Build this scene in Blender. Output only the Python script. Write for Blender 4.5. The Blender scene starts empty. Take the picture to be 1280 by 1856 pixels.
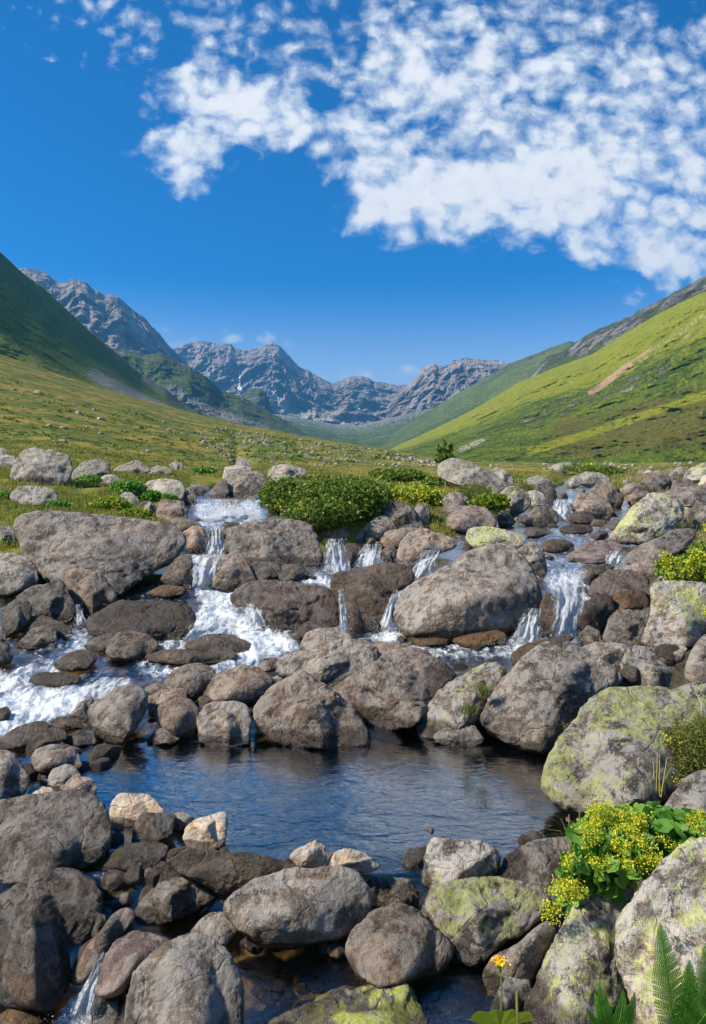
import bpy, bmesh, math, random
import numpy as np

# ------------------------------------------------------------------ camera, sky, sun, exposure
F = 1237.3          # focal length in photo pixels (24 mm on a 36 mm tall frame)
HX, HY = 640.0, 850.0   # where the level line of sight meets the picture
sc = bpy.context.scene
col = sc.collection
cam_d = bpy.data.cameras.new("camera")
cam_d.sensor_fit = 'VERTICAL'; cam_d.sensor_height = 36.0; cam_d.lens = 24.0
cam_d.shift_y = -(928.0 - HY) / 1856.0
cam_d.clip_start = 0.05; cam_d.clip_end = 40000
cam = bpy.data.objects.new("camera", cam_d); col.objects.link(cam)
cam.location = (0, 0, 0); cam.rotation_euler = (math.radians(90), 0, 0)
sc.camera = cam

SUN_AZ, SUN_EL = math.radians(-100), math.radians(44)     # azimuth from straight ahead, clockwise
sun_d = bpy.data.lights.new("sun", 'SUN'); sun_d.energy = 4.6; sun_d.angle = math.radians(5.0)
sun_d.color = (1.0, 0.90, 0.76)
sun = bpy.data.objects.new("sun", sun_d); col.objects.link(sun)
sun.rotation_euler = (math.radians(90) - SUN_EL, 0, math.pi - SUN_AZ)
sun.location = (-60, 0, 60)

sc.view_settings.view_transform = 'Standard'; sc.view_settings.look = 'None'
sc.view_settings.exposure = 0.95; sc.view_settings.gamma = 1.0
sc.render.engine = 'CYCLES'
cy = sc.cycles
cy.max_bounces = 7; cy.diffuse_bounces = 3; cy.glossy_bounces = 3; cy.transparent_max_bounces = 12
cy.transmission_bounces = 4; cy.volume_bounces = 0
cy.use_denoising = True
try:
    cy.denoiser = 'OPENIMAGEDENOISE'; cy.denoising_input_passes = 'RGB_ALBEDO_NORMAL'; cy.denoising_prefilter = 'ACCURATE'
except Exception: pass
cy.sample_clamp_indirect = 3.0; cy.caustics_reflective = False; cy.caustics_refractive = False


class NT:
    """small node tree builder"""
    def __init__(s, tree):
        s.t = tree; s.n = tree.nodes; s.l = tree.links
    def put(s, sock, v):
        if v is None: return
        if isinstance(v, bpy.types.NodeSocket): s.l.new(v, sock)
        elif hasattr(v, '__len__') and len(v) == 3 and sock.type == 'RGBA': sock.default_value = (*v, 1)
        else: sock.default_value = v
    def node(s, typ, props=None, **ins):
        nd = s.n.new('ShaderNode' + typ)
        for k, v in (props or {}).items(): setattr(nd, k, v)
        for k, v in ins.items():
            key = int(k[1:]) if k[0] == 'i' and k[1:].isdigit() else k.replace('_', ' ')
            s.put(nd.inputs[key], v)
        return nd
    def m(s, op, a, b=None, c=None, clamp=False):
        nd = s.node('Math', {'operation': op, 'use_clamp': clamp}, i0=a)
        if b is not None: s.put(nd.inputs[1], b)
        if c is not None: s.put(nd.inputs[2], c)
        return nd.outputs[0]
    def vm(s, op, a, b=None):
        nd = s.node('VectorMath', {'operation': op}, i0=a)
        if b is not None: s.put(nd.inputs[1], b)
        return nd.outputs['Value'] if op in ('LENGTH', 'DOT_PRODUCT') else nd.outputs[0]
    def noise(s, vec, scale, detail=4, rough=0.55, dist=0.0, dims='3D'):
        nd = s.node('TexNoise', {'noise_dimensions': dims}, Vector=vec, Scale=scale, Detail=detail, Roughness=rough, Distortion=dist)
        return nd.outputs['Fac']
    def vor(s, vec, scale, feature='F1', rnd=1.0):
        nd = s.node('TexVoronoi', {'feature': feature}, Vector=vec, Scale=scale, Randomness=rnd)
        return nd.outputs['Distance']
    def step(s, v, a, b):
        nd = s.node('MapRange', {'interpolation_type': 'SMOOTHSTEP'}, Value=v, From_Min=a, From_Max=b)
        return nd.outputs[0]
    def mix(s, f, a, b, blend='MIX'):
        nd = s.n.new('ShaderNodeMix'); nd.data_type = 'RGBA'; nd.blend_type = blend
        s.put(nd.inputs['Factor'], f); s.put(nd.inputs[6], a); s.put(nd.inputs[7], b)
        return nd.outputs[2]
    def attr(s, name):
        return s.node('Attribute', {'attribute_name': name}).outputs['Fac']
    def scaled(s, vec, sx, sy, sz):
        return s.vm('MULTIPLY', vec, (sx, sy, sz))


# clouds: (px, py, rx, ry, weight) of the photograph turned into sky directions
CLOUDS = [(335, 268, 78, 50, 1.0), (345, 315, 45, 38, .8), (355, 150, 75, 38, .8), (430, 185, 130, 58, 1.0), (500, 225, 150, 42, .9), (640, 245, 90, 50, .85),
          (720, 300, 110, 75, .8), (730, 370, 110, 62, 1.15), (850, 340, 200, 80, 1.25), (1000, 330, 170, 105, 1.2), (740, 140, 110, 95, .8),
          (860, 190, 190, 140, .72), (1000, 150, 180, 120, .6), (1130, 230, 170, 160, .72), (1160, 110, 110, 110, .5), (1250, 350, 130, 170, .72), (1100, 440, 90, 42, .8),
          (1240, 460, 120, 44, 1.15), (1190, 400, 120, 70, .7), (420, 40, 230, 70, .24), (560, 110, 160, 80, .30), (690, 40, 120, 60, .36), (880, 50, 160, 70, .5), (1100, 40, 140, 50, .4),
          (395, 612, 95, 16, .22), (690, 690, 120, 22, .25), (640, 686, 60, 12, .22), (1340, 300, 200, 260, .7), (1600, 250, 300, 300, .6)]
world = bpy.data.worlds.new("World"); sc.world = world; world.use_nodes = True
W_ = NT(world.node_tree); W_.n.clear()
sky = W_.node('TexSky'); sky.sky_type = 'NISHITA'; sky.sun_disc = False
sky.sun_elevation = SUN_EL; sky.sun_rotation = SUN_AZ; sky.altitude = 2200; sky.air_density = 1.0; sky.dust_density = 0.8; sky.ozone_density = 3.0
gen = W_.node('TexCoord').outputs['Generated']
sx = W_.node('SeparateXYZ', Vector=gen)
tint = W_.mix(1.0, sky.outputs[0], W_.mix(W_.step(sx.outputs[2], .08, .275), (1.15, .98, .88), (.012, .43, .75)), 'MULTIPLY')
ay = W_.m('MAXIMUM', W_.m('ABSOLUTE', sx.outputs[1]), 0.12)
gx = W_.m('DIVIDE', sx.outputs[0], ay); gz = W_.m('DIVIDE', sx.outputs[2], ay)
gv = W_.node('CombineXYZ', X=gx, Y=gz, Z=0.0).outputs[0]
warp = W_.node('TexNoise', {'noise_dimensions': '3D'}, Vector=gv, Scale=9.0, Detail=5.0, Roughness=0.6)
gw = W_.vm('ADD', gv, W_.vm('MULTIPLY', W_.vm('SUBTRACT', warp.outputs['Color'], (.5, .5, .5)), (.055, .045, 0)))
acc = None
for (px, py, rx, ry, wt) in CLOUDS:
    d = W_.vm('SUBTRACT', gw, ((px - HX) / F, (HY - py) / F, 0))
    d = W_.vm('MULTIPLY', d, (F / (rx * 1.25), F / (ry * 1.25), 0))
    v = W_.m('MULTIPLY', W_.m('SUBTRACT', 1.0, W_.vm('DOT_PRODUCT', d, d)), wt)
    acc = v if acc is None else W_.m('SMOOTH_MAX', acc, v, 0.25)
acc = W_.m('MAXIMUM', acc, -0.6)
na = W_.noise(W_.scaled(gw, 1.0, 1.25, 1), 17.0, 6, 0.62)
nb = W_.noise(W_.scaled(gw, 1.0, 1.2, 1), 44.0, 5, 0.6)
puff = W_.node('TexVoronoi', {'feature': 'SMOOTH_F1'}, Vector=W_.scaled(gw, 1.0, 1.25, 1), Scale=33.0, Smoothness=0.5).outputs['Distance']
nn = W_.m('ADD', W_.m('MULTIPLY', na, 0.46), W_.m('MULTIPLY', nb, 0.32))
nn = W_.m('ADD', nn, W_.m('MULTIPLY', W_.m('SUBTRACT', 0.95, puff), 0.26))
dens = W_.m('ADD', W_.m('MULTIPLY', acc, 1.15), W_.m('MULTIPLY', W_.m('SUBTRACT', nn, 0.55), 4.2))
alpha = W_.m('MULTIPLY', W_.step(dens, -0.18, 1.0), 0.96)
thick = W_.step(dens, 0.2, 1.3)
fine = W_.noise(gw, 30.0, 5, 0.6)
ccol = W_.mix(thick, (3.3, 3.8, 4.4), (4.75, 4.75, 4.75))
ccol = W_.mix(W_.m('MULTIPLY', W_.step(fine, .42, .7), .45), ccol, (4.0, 4.2, 4.5))
above = W_.step(sx.outputs[2], 0.02, 0.08)
skyc = W_.mix(W_.m('MULTIPLY', alpha, above), tint, ccol)
bg = W_.node('Background', Color=skyc, Strength=0.115)
wo = W_.n.new('ShaderNodeOutputWorld'); W_.l.new(bg.outputs[0], wo.inputs[0])

# ------------------------------------------------------------------ helpers
RNG = np.random.default_rng(7)
_p = np.random.default_rng(3).permutation(256); PERM = np.concatenate([_p, _p, _p]).astype(np.int64)
_g = np.random.default_rng(5).normal(size=(256, 3)); GRAD = _g / np.linalg.norm(_g, axis=1)[:, None]

def perlin(p):
    p = np.asarray(p, float); i = np.floor(p).astype(np.int64); f = p - i; i &= 255
    u = f * f * f * (f * (f * 6 - 15) + 10); r = 0
    for dx in (0, 1):
        wx = u[:, 0] if dx else 1 - u[:, 0]
        for dy in (0, 1):
            wy = u[:, 1] if dy else 1 - u[:, 1]
            for dz in (0, 1):
                wz = u[:, 2] if dz else 1 - u[:, 2]
                g = GRAD[PERM[PERM[PERM[i[:, 0] + dx] + i[:, 1] + dy] + i[:, 2] + dz]]
                r = r + wx * wy * wz * (g[:, 0] * (f[:, 0] - dx) + g[:, 1] * (f[:, 1] - dy) + g[:, 2] * (f[:, 2] - dz))
    return r * 1.5

def fbm(p, octaves=4, gain=0.5, lac=2.03, ridged=False):
    p = np.array(p, float); a, s, tot = 1.0, 0.0, 0.0
    for _ in range(octaves):
        n = perlin(p)
        if ridged: n = 1 - 2 * np.abs(n)
        s = s + a * n; tot += a; a *= gain; p = p * lac + 17.3
    return s / tot

def smooth(x, a, b):
    t = np.clip((np.asarray(x, float) - a) / (b - a), 0, 1); return t * t * (3 - 2 * t)

def ray(px, py, Y):
    px, py, Y = np.broadcast_arrays(np.asarray(px, float), np.asarray(py, float), np.asarray(Y, float))
    return np.stack([(px - HX) / F * Y, Y, (HY - py) / F * Y], -1)

def mesh_obj(name, verts, faces, mat, parent=None, smooth_=True, attrs=None, loc=None):
    """faces: an (n,3) or (n,4) array, or a list of such arrays"""
    verts = np.asarray(verts, np.float64)
    if loc is not None: verts = verts - np.asarray(loc)
    fl = faces if isinstance(faces, list) else [faces]
    fl = [np.asarray(f, np.int32) for f in fl if len(f)]
    me = bpy.data.meshes.new(name)
    me.vertices.add(len(verts)); me.vertices.foreach_set('co', verts.astype(np.float32).ravel())
    idx = np.concatenate([f.ravel() for f in fl]); tot = np.concatenate([np.full(len(f), f.shape[1], np.int32) for f in fl])
    me.loops.add(len(idx)); me.loops.foreach_set('vertex_index', idx)
    me.polygons.add(len(tot)); st = np.concatenate([[0], np.cumsum(tot)[:-1]]).astype(np.int32)
    me.polygons.foreach_set('loop_start', st)
    me.polygons.foreach_set('use_smooth', np.full(len(tot), smooth_, bool))
    me.update(calc_edges=True)
    for k, v in (attrs or {}).items():
        a = me.attributes.new(k, 'FLOAT', 'POINT'); a.data.foreach_set('value', np.asarray(v, np.float32))
    me.materials.append(mat)
    o = bpy.data.objects.new(name, me); col.objects.link(o)
    if parent is not None: o.parent = parent
    if loc is not None: o.location = loc
    return o

def tag(o, label=None, cat=None, group=None, kind=None):
    if label: o['label'] = label
    if cat: o['category'] = cat
    if group: o['group'] = group
    if kind: o['kind'] = kind
    return o

def thing(name, loc, label, cat, group=None):
    o = bpy.data.objects.new(name, None); col.objects.link(o); o.location = loc; o.empty_display_size = 0.05
    return tag(o, label, cat, group)

def grid_faces(nu, nv):
    i = np.arange(nu - 1)[:, None] * nv + np.arange(nv - 1)[None, :]
    i = i.ravel(); return np.stack([i, i + 1, i + nv + 1, i + nv], -1)

_ico = {}
def ico(level):
    if level not in _ico:
        bm = bmesh.new(); bmesh.ops.create_icosphere(bm, subdivisions=level, radius=1.0)
        v = np.array([x.co[:] for x in bm.verts]); f = np.array([[q.index for q in x.verts] for x in bm.faces]); bm.free()
        v /= np.linalg.norm(v, axis=1)[:, None]; _ico[level] = (v, f)
    return _ico[level]

def pts(s):
    return np.array([[float(q) for q in p.split(',')] for p in s.split()])

# ------------------------------------------------------------------ terrain: water level W, ground level H
TY = np.array([-60, 1.2, 2.45, 2.53, 3.74, 4.1, 4.4, 5.0, 6.25, 6.6, 8.0, 8.4, 10.5, 11.0, 14, 20, 26, 60])
TL = np.array([-1.60, -1.60, -1.60, -1.50, -1.50, -1.42, -1.36, -1.25, -1.20, -1.02, -0.97, -0.76, -0.66, -0.55, -0.50, -0.45, -0.42, -0.4])
TYR = np.array([-60, 1.2, 2.45, 2.53, 3.9, 4.1, 5.0, 5.15, 5.9, 6.2, 8.0, 9.3, 9.6, 11.5, 12.2, 16, 26, 60])
TR = np.array([-1.60, -1.60, -1.60, -1.50, -1.50, -1.27, -1.25, -1.20, -0.94, -0.90, -0.85, -0.79, -0.77, -0.62, -0.58, -0.52, -0.42, -0.4])
def Wl(X, Y):
    px = HX + X / np.maximum(Y, 0.3) * F
    t = smooth(px, 690, 800)
    w = np.interp(Y, TY, TL) * (1 - t) + np.interp(Y, TYR, TR) * t
    low = (1 - smooth(px, 195, 235)) * (1 - smooth(Y, 2.19, 2.28))
    return w - 0.14 * low
EY = np.array([1.2, 2.4, 3.0, 4.0, 5.0, 6.0, 6.6, 7.4, 8.0, 9.0, 12, 20, 30])
E_L0 = np.array([-400, -300, -60, -60, -60, -20, 120, 300, 335, 340, 343, 425, 435])
E_L1 = np.array([560, 560, 560, 560, 560, 560, 600, 640, 500, 478, 482, 425, 435])     # where the middle bank starts
E_R0 = np.array([562, 562, 562, 562, 562, 562, 602, 642, 840, 900, 985, 1030, 1045])   # where it ends
E_R1 = np.array([1010, 1000, 1040, 1010, 1050, 1110, 1130, 1135, 1135, 1130, 1130, 1060, 1045])
def bank(X, Y):
    px = HX + X / np.maximum(Y, 0.3) * F
    l0, l1, r0, r1 = (np.interp(Y, EY, e) for e in (E_L0, E_L1, E_R0, E_R1))
    left = np.maximum(l0 - px, 0) / F * Y; right = np.maximum(px - r1, 0) / F * Y
    mid = np.clip(np.minimum(px - l1, r0 - px), 0, None) / F * Y
    b = np.where(left > 0, 0.12 * smooth(left, 0, .25) + 0.10 * np.minimum(left, 6), 0)
    b = b + np.where(right > 0, 0.10 * smooth(right, 0, .3) + 0.14 * np.minimum(right, 4), 0)
    b = b + 0.30 * smooth(mid, 0, 0.7) * smooth(Y, 7.5, 9.0)
    return b, (b > 0.02)
RIDX = np.array([-700, -300, 0, 100, 200, 345, 450, 560, 650, 740, 830, 1000, 1280, 1600, 2000])
RIDR = np.array([450, 560, 642, 676, 708, 748, 771, 791, 806, 821, 836, 839, 838, 830, 815])
def near_h(X, Y):
    b, m = bank(X, Y); w = Wl(X, Y)
    p3 = np.stack([X, Y, np.zeros_like(X)], -1)
    n = fbm(p3 * 0.9, 4) * 0.10 + fbm(p3 * 3.1 + 9, 3) * 0.03
    deep = .5 * smooth(Y, 2.5, 2.9) * (1 - smooth(Y, 3.4, 3.7))
    chan = w - 0.13 - 0.15 * deep + n * 0.5
    return np.where(m, w - 0.05 + b + n * np.clip(b * 4, 0, 1), chan)
def Hg(X, Y):
    X = np.asarray(X, float); Y = np.asarray(Y, float)
    px = HX + X / np.maximum(Y, 0.3) * F
    h = near_h(X, np.minimum(Y, 24.0))
    h22 = near_h((px - HX) / F * 22.0, np.full_like(Y, 22.0))
    row22 = HY - h22 * F / 22.0
    t = np.clip(np.log(np.maximum(Y, 22.0) / 22.0) / math.log(250 / 22.0), 0, 1)
    ridge = np.interp(px, RIDX, RIDR)
    row = row22 + (ridge - row22) * t ** 1.15
    p3 = np.stack([X, Y, np.zeros_like(X)], -1)
    far = (HY - row) / F * Y + fbm(p3 * 0.05, 4) * 0.9 * smooth(Y, 22, 70) + fbm(p3 * 0.35, 3) * 0.18 * smooth(Y, 22, 40)
    far = far - np.maximum(Y - 255, 0) * 0.45
    return np.where(Y > 22, far, h)
_YS = np.exp(np.linspace(math.log(1.25), math.log(250), 2400))
def gdepth(px, py):
    """distance at which the line of sight through a picture point first meets ground or water"""
    r = ray(px, py, _YS); h = np.maximum(Hg(r[:, 0], _YS), np.where(_YS < 24, Wl(r[:, 0], _YS), -99))
    k = np.argmax(r[:, 2] <= h); return float(_YS[k]) if (r[:, 2] <= h).any() else 250.0
def gpoint(px, py):
    d = gdepth(px, py); return ray(px, py, d)
# ------------------------------------------------------------------ materials
def new_mat(name):
    m = bpy.data.materials.new(name); m.use_nodes = True; nt = NT(m.node_tree); nt.n.clear()
    out = nt.n.new('ShaderNodeOutputMaterial'); return m, nt, out

def rock_mat(name, base, dark, light, lichen=0.0, pale=0.35, black=0.3, warm=(.20, .12, .06), warm_amt=.35, wet_all=0.0, scale=1.0, val=.74, lc0=(.27, .29, .085), lc1=(.42, .44, .19)):
    base, dark, light, warm = (tuple(x * k for x, k in zip(q, (val * 1.07, val * .98, val * .87))) for q in (base, dark, light, warm))
    m, n, out = new_mat(name)
    tc = n.node('TexCoord').outputs['Object']; oi = n.node('ObjectInfo').outputs['Random']
    v = n.vm('ADD', tc, n.node('CombineXYZ', X=n.m('MULTIPLY', oi, 61.0), Y=n.m('MULTIPLY', oi, 37.0), Z=n.m('MULTIPLY', oi, 83.0)).outputs[0])
    v = n.vm('MULTIPLY', v, (scale, scale, scale))
    geo = n.node('NewGeometry'); up = n.node('SeparateXYZ', Vector=geo.outputs['Normal']).outputs[2]
    n1 = n.noise(v, 3.2, 6, .6, .4); n2 = n.noise(v, 13.0, 8, .68, .3); n3 = n.noise(v, 75.0, 4, .7); n4 = n.noise(v, 30.0, 6, .7)
    c = n.mix(n.step(n1, .40, .58), dark, base)
    c = n.mix(n.m('MULTIPLY', n.step(n2, .45, .64), .65), c, light)
    c = n.mix(n.m('MULTIPLY', n.step(n.noise(n.vm('ADD', v, (7, 3, 1)), 5.0, 6, .65), .52, .68), warm_amt), c, warm)
    c = n.mix(n.m('MULTIPLY', n.step(n2, .46, .34), .7), c, tuple(x * .35 for x in dark))
    big = n.noise(n.vm('ADD', v, (5, 1, 9)), 1.5, 3, .5, .6); c = n.mix(.75, c, n.mix(n.step(big, .38, .64), (.62, .60, .60), (1.28, 1.22, 1.12)), 'MULTIPLY')
    # mineral grain
    g = n.m('ADD', -.62, n.m('ADD', n.m('MULTIPLY', n3, 1.7), n.m('MULTIPLY', n4, 1.6))); c = n.mix(.85, c, n.node('CombineXYZ', X=g, Y=g, Z=g).outputs[0], 'MULTIPLY')
    vs = n.vor(v, 130.0); c = n.mix(n.m('MULTIPLY', n.step(vs, .28, .12), .38), c, tuple(min(x * 1.7, .6) for x in light))
    c = n.mix(n.m('MULTIPLY', n.step(n.vor(n.vm('ADD', v, (3, 3, 3)), 105.0), .26, .12), .55), c, (.018, .018, .018))
    # crust lichens: pale grey rosettes, black crust, yellow-green map lichen
    upb = n.m('MULTIPLY', n.step(up, -.35, .7), .10)
    pl = n.step(n.m('ADD', n.noise(n.vm('ADD', v, (11, 5, 2)), 9.5, 10, .80, .3), upb), .575, .61)
    c = n.mix(n.m('MULTIPLY', pl, pale), c, (.40, .385, .35))
    bl = n.step(n.noise(n.vm('ADD', v, (1, 15, 4)), 10.5, 10, .80, .3), .545, .58)
    c = n.mix(n.m('MULTIPLY', bl, black), c, (.028, .027, .03))
    if lichen > 0:
        big = n.noise(n.vm('ADD', v, (21, 8, 3)), 2.4, 3, .5)
        ly = n.m('ADD', n.noise(n.vm('ADD', v, (2, 9, 31)), 15.0, 11, .80, .2), n.m('MULTIPLY', n.m('SUBTRACT', big, .5), .55))
        ly = n.m('ADD', ly, n.m('MULTIPLY', n.step(up, -.3, .8), .05))
        th = .668 - .10 * lichen
        lm = n.step(ly, th, th + .05)
        lc = n.mix(n.step(n4, .4, .62), lc0, lc1)
        c = n.mix(n.m('MULTIPLY', lm, .85), c, lc)
    c = n.mix(n.m('MULTIPLY', n.m('SUBTRACT', oi, .5), .5), c, (.62, .58, .55), 'SOFT_LIGHT')
    tone = n.m('ADD', .74 if val < 1 else 1.0, n.m('MULTIPLY', oi, .55 if val < 1 else .1)); c = n.mix(1.0, c, n.node('CombineXYZ', X=tone, Y=tone, Z=tone).outputs[0], 'MULTIPLY')
    # wet band by the water, with algae at its edge
    wet = n.attr('wet'); ww = n.step(n.m('ADD', wet, n.m('MULTIPLY', n.m('SUBTRACT', n2, .5), .5)), .35, .65)
    if wet_all > 0: ww = n.m('MAXIMUM', ww, n.m('MULTIPLY', n.step(n1, .2, .6), wet_all))
    alg = n.m('MULTIPLY', n.m('MULTIPLY', ww, n.step(n.noise(v, 6.0, 6, .65), .47, .62)), .6)
    c = n.mix(alg, c, (.055, .050, .012))
    wc = n.mix(1.0, c, (.42, .39, .37), 'MULTIPLY'); c = n.mix(ww, c, wc)
    rough = n.m('SUBTRACT', .88, n.m('MULTIPLY', ww, .62))
    crack = n.step(n.vor(n.vm('ADD', v, n.scaled(n.node('TexNoise', Vector=v, Scale=4.0, Detail=3.0).outputs['Color'], .35, .35, .35)), 3.4, 'DISTANCE_TO_EDGE'), .0, .035)
    hgt = n.m('ADD', n.m('MULTIPLY', n2, .055), n.m('MULTIPLY', n3, .014))
    hgt = n.m('ADD', hgt, n.m('MULTIPLY', n4, .045)); hgt = n.m('ADD', hgt, n.m('MULTIPLY', crack, .012))
    bmp = n.node('Bump', Strength=.85, Distance=.55 / scale, Height=hgt)
    b = n.node('BsdfPrincipled', Base_Color=c, Roughness=rough, Normal=bmp.outputs[0])
    b.inputs['Specular IOR Level'].default_value = .35
    n.l.new(b.outputs[0], out.inputs[0]); return m

M = {}
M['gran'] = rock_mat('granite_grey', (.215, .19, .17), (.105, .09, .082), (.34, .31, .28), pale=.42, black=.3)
M['brown'] = rock_mat('granite_brown', (.23, .18, .145), (.115, .088, .07), (.36, .30, .245), pale=.34, black=.25, warm=(.26, .15, .075), warm_amt=.5)
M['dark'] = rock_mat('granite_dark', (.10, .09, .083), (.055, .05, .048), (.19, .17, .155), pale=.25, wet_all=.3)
M['wet'] = rock_mat('granite_wet', (.15, .115, .09), (.07, .055, .047), (.24, .19, .155), pale=.15, warm=(.22, .12, .04), warm_amt=.55, wet_all=.85)
M['purple'] = rock_mat('granite_purplish', (.20, .15, .145), (.10, .078, .078), (.31, .25, .245), pale=.3, warm=(.27, .15, .075), warm_amt=.45, wet_all=.3)
M['lichen'] = rock_mat('granite_lichen', val=.85, base=(.26, .24, .225), dark=(.12, .11, .105), light=(.42, .40, .37), lichen=1.15, pale=.75, black=.92)
M['lich2'] = rock_mat('granite_some_lichen', (.245, .215, .19), (.12, .105, .095), (.38, .345, .31), lichen=.62, pale=.65, black=.75)
M['lichb'] = rock_mat('granite_bright_lichen', (.22, .21, .2), (.10, .095, .09), (.36, .35, .33), lichen=1.75, pale=.5, black=.9, val=.9, lc0=(.42, .47, .07), lc1=(.58, .62, .16))
M['pale'] = rock_mat('granite_pale', val=1.2, base=(.44, .39, .32), dark=(.30, .24, .17), light=(.58, .54, .48), pale=.7, black=.12, warm=(.42, .26, .12), warm_amt=.5)
M['ochre'] = rock_mat('rock_ochre', (.22, .13, .05), (.10, .06, .025), (.33, .21, .09), pale=.1, warm=(.36, .19, .04), warm_amt=.7, wet_all=.6)
M['fgran'] = rock_mat('granite_meadow', val=.8, base=(.28, .265, .235), dark=(.15, .14, .125), light=(.42, .40, .36), lichen=.5, pale=.7, black=.5)

def leaf_mat(name, a, b, c, trans=.3, rough=.55):
    m, n, out = new_mat(name)
    r = n.attr('rnd'); cc = n.mix(n.step(r, 0, .6), a, b); cc = n.mix(n.step(r, .62, 1.0), cc, c)
    d = n.node('BsdfPrincipled', Base_Color=cc, Roughness=rough); d.inputs['Specular IOR Level'].default_value = .3
    t = n.node('BsdfTranslucent', Color=n.mix(1.0, cc, (1.5, 1.6, .8), 'MULTIPLY'))
    mx = n.node('MixShader', i0=trans, i1=d.outputs[0], i2=t.outputs[0]); n.l.new(mx.outputs[0], out.inputs[0]); return m
M['shrub'] = leaf_mat('leaf_dark_green', (.05, .10, .015), (.115, .185, .025), (.23, .29, .04))
M['leaf'] = leaf_mat('leaf_bright_green', (.06, .17, .03), (.12, .27, .04), (.20, .36, .055))
M['yleaf'] = leaf_mat('leaf_yellow_green', (.10, .18, .02), (.19, .27, .03), (.34, .36, .03))
M['flower'] = leaf_mat('petal_yellow', (.34, .36, .02), (.48, .48, .025), (.60, .58, .05), trans=.2)
M['orange'] = leaf_mat('petal_orange', (.78, .44, .01), (.86, .54, .015), (.9, .62, .03), trans=.15)
M['grass'] = leaf_mat('grass_blade', (.085, .125, .02), (.17, .19, .035), (.30, .26, .07))
M['dry'] = leaf_mat('grass_dry', (.26, .22, .06), (.36, .30, .10), (.45, .38, .16))
M['fern'] = leaf_mat('fern_green', (.06, .19, .02), (.10, .27, .03), (.16, .34, .045))
M['stem'] = leaf_mat('stem_green', (.10, .16, .03), (.14, .2, .04), (.2, .22, .06), trans=.05)

def ground_mat():
    m, n, out = new_mat('meadow_and_bed')
    p = n.node('TexCoord').outputs['Object']
    un = n.attr('under'); gr = n.attr('grassy'); dist = n.attr('far'); rk = n.attr('stony')
    # stream bed
    bn = n.noise(p, 9.0, 6, .65); vb = n.vor(p, 11.0); 
    bed = n.mix(n.step(bn, .35, .65), (.18, .11, .035), (.60, .40, .14)); bed = n.mix(n.step(vb, .45, .1), bed, (.50, .36, .18)); bed = n.mix(n.step(n.noise(p, 3.0, 4), .5, .65), bed, (.26, .19, .06))
    # turf close by, meadow further off
    g1 = n.noise(p, 1.3, 6, .6); g2 = n.noise(p, .11, 5, .6); g3 = n.noise(p, .55, 7, .7); g4 = n.noise(p, 7.0, 5, .7)
    gc = n.mix(n.step(g1, .38, .62), (.085, .115, .018), (.185, .18, .03))
    gc = n.mix(n.m('MULTIPLY', n.step(g4, .5, .7), .5), gc, (.05, .075, .012))
    fm = n.mix(n.step(g2, .40, .58), (.26, .20, .04), (.10, .13, .022))
    fm = n.mix(n.m('MULTIPLY', n.step(g3, .50, .60), .85), fm, (.035, .058, .012))
    fm = n.mix(n.m('MULTIPLY', n.step(n.noise(p, .25, 6, .7), .55, .62), .55), fm, (.20, .20, .03))
    sp = n.m('MULTIPLY', n.step(n.noise(p, .9, 8, .78), .595, .635), rk)
    fm = n.mix(sp, fm, n.mix(n.step(n.noise(p, 2.0, 4), .4, .6), (.16, .15, .135), (.34, .33, .30)))
    c = n.mix(dist, gc, fm); bed = n.mix(un, n.mix(n.step(bn, .35, .65), (.035, .03, .02), (.10, .085, .06)), bed); c = n.mix(gr, bed, c)
    h = n.m('ADD', n.m('MULTIPLY', g4, .05), n.m('MULTIPLY', n.m('MULTIPLY', g3, dist), .9)); h = n.m('ADD', h, n.m('MULTIPLY', n.m('SUBTRACT', 1.0, vb), .02))
    bm_ = n.node('Bump', Strength=.7, Distance=.8, Height=h)
    b = n.node('BsdfPrincipled', Base_Color=c, Roughness=.95, Normal=bm_.outputs[0]); b.inputs['Specular IOR Level'].default_value = .1
    n.l.new(b.outputs[0], out.inputs[0]); return m
M['ground'] = ground_mat()

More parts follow.
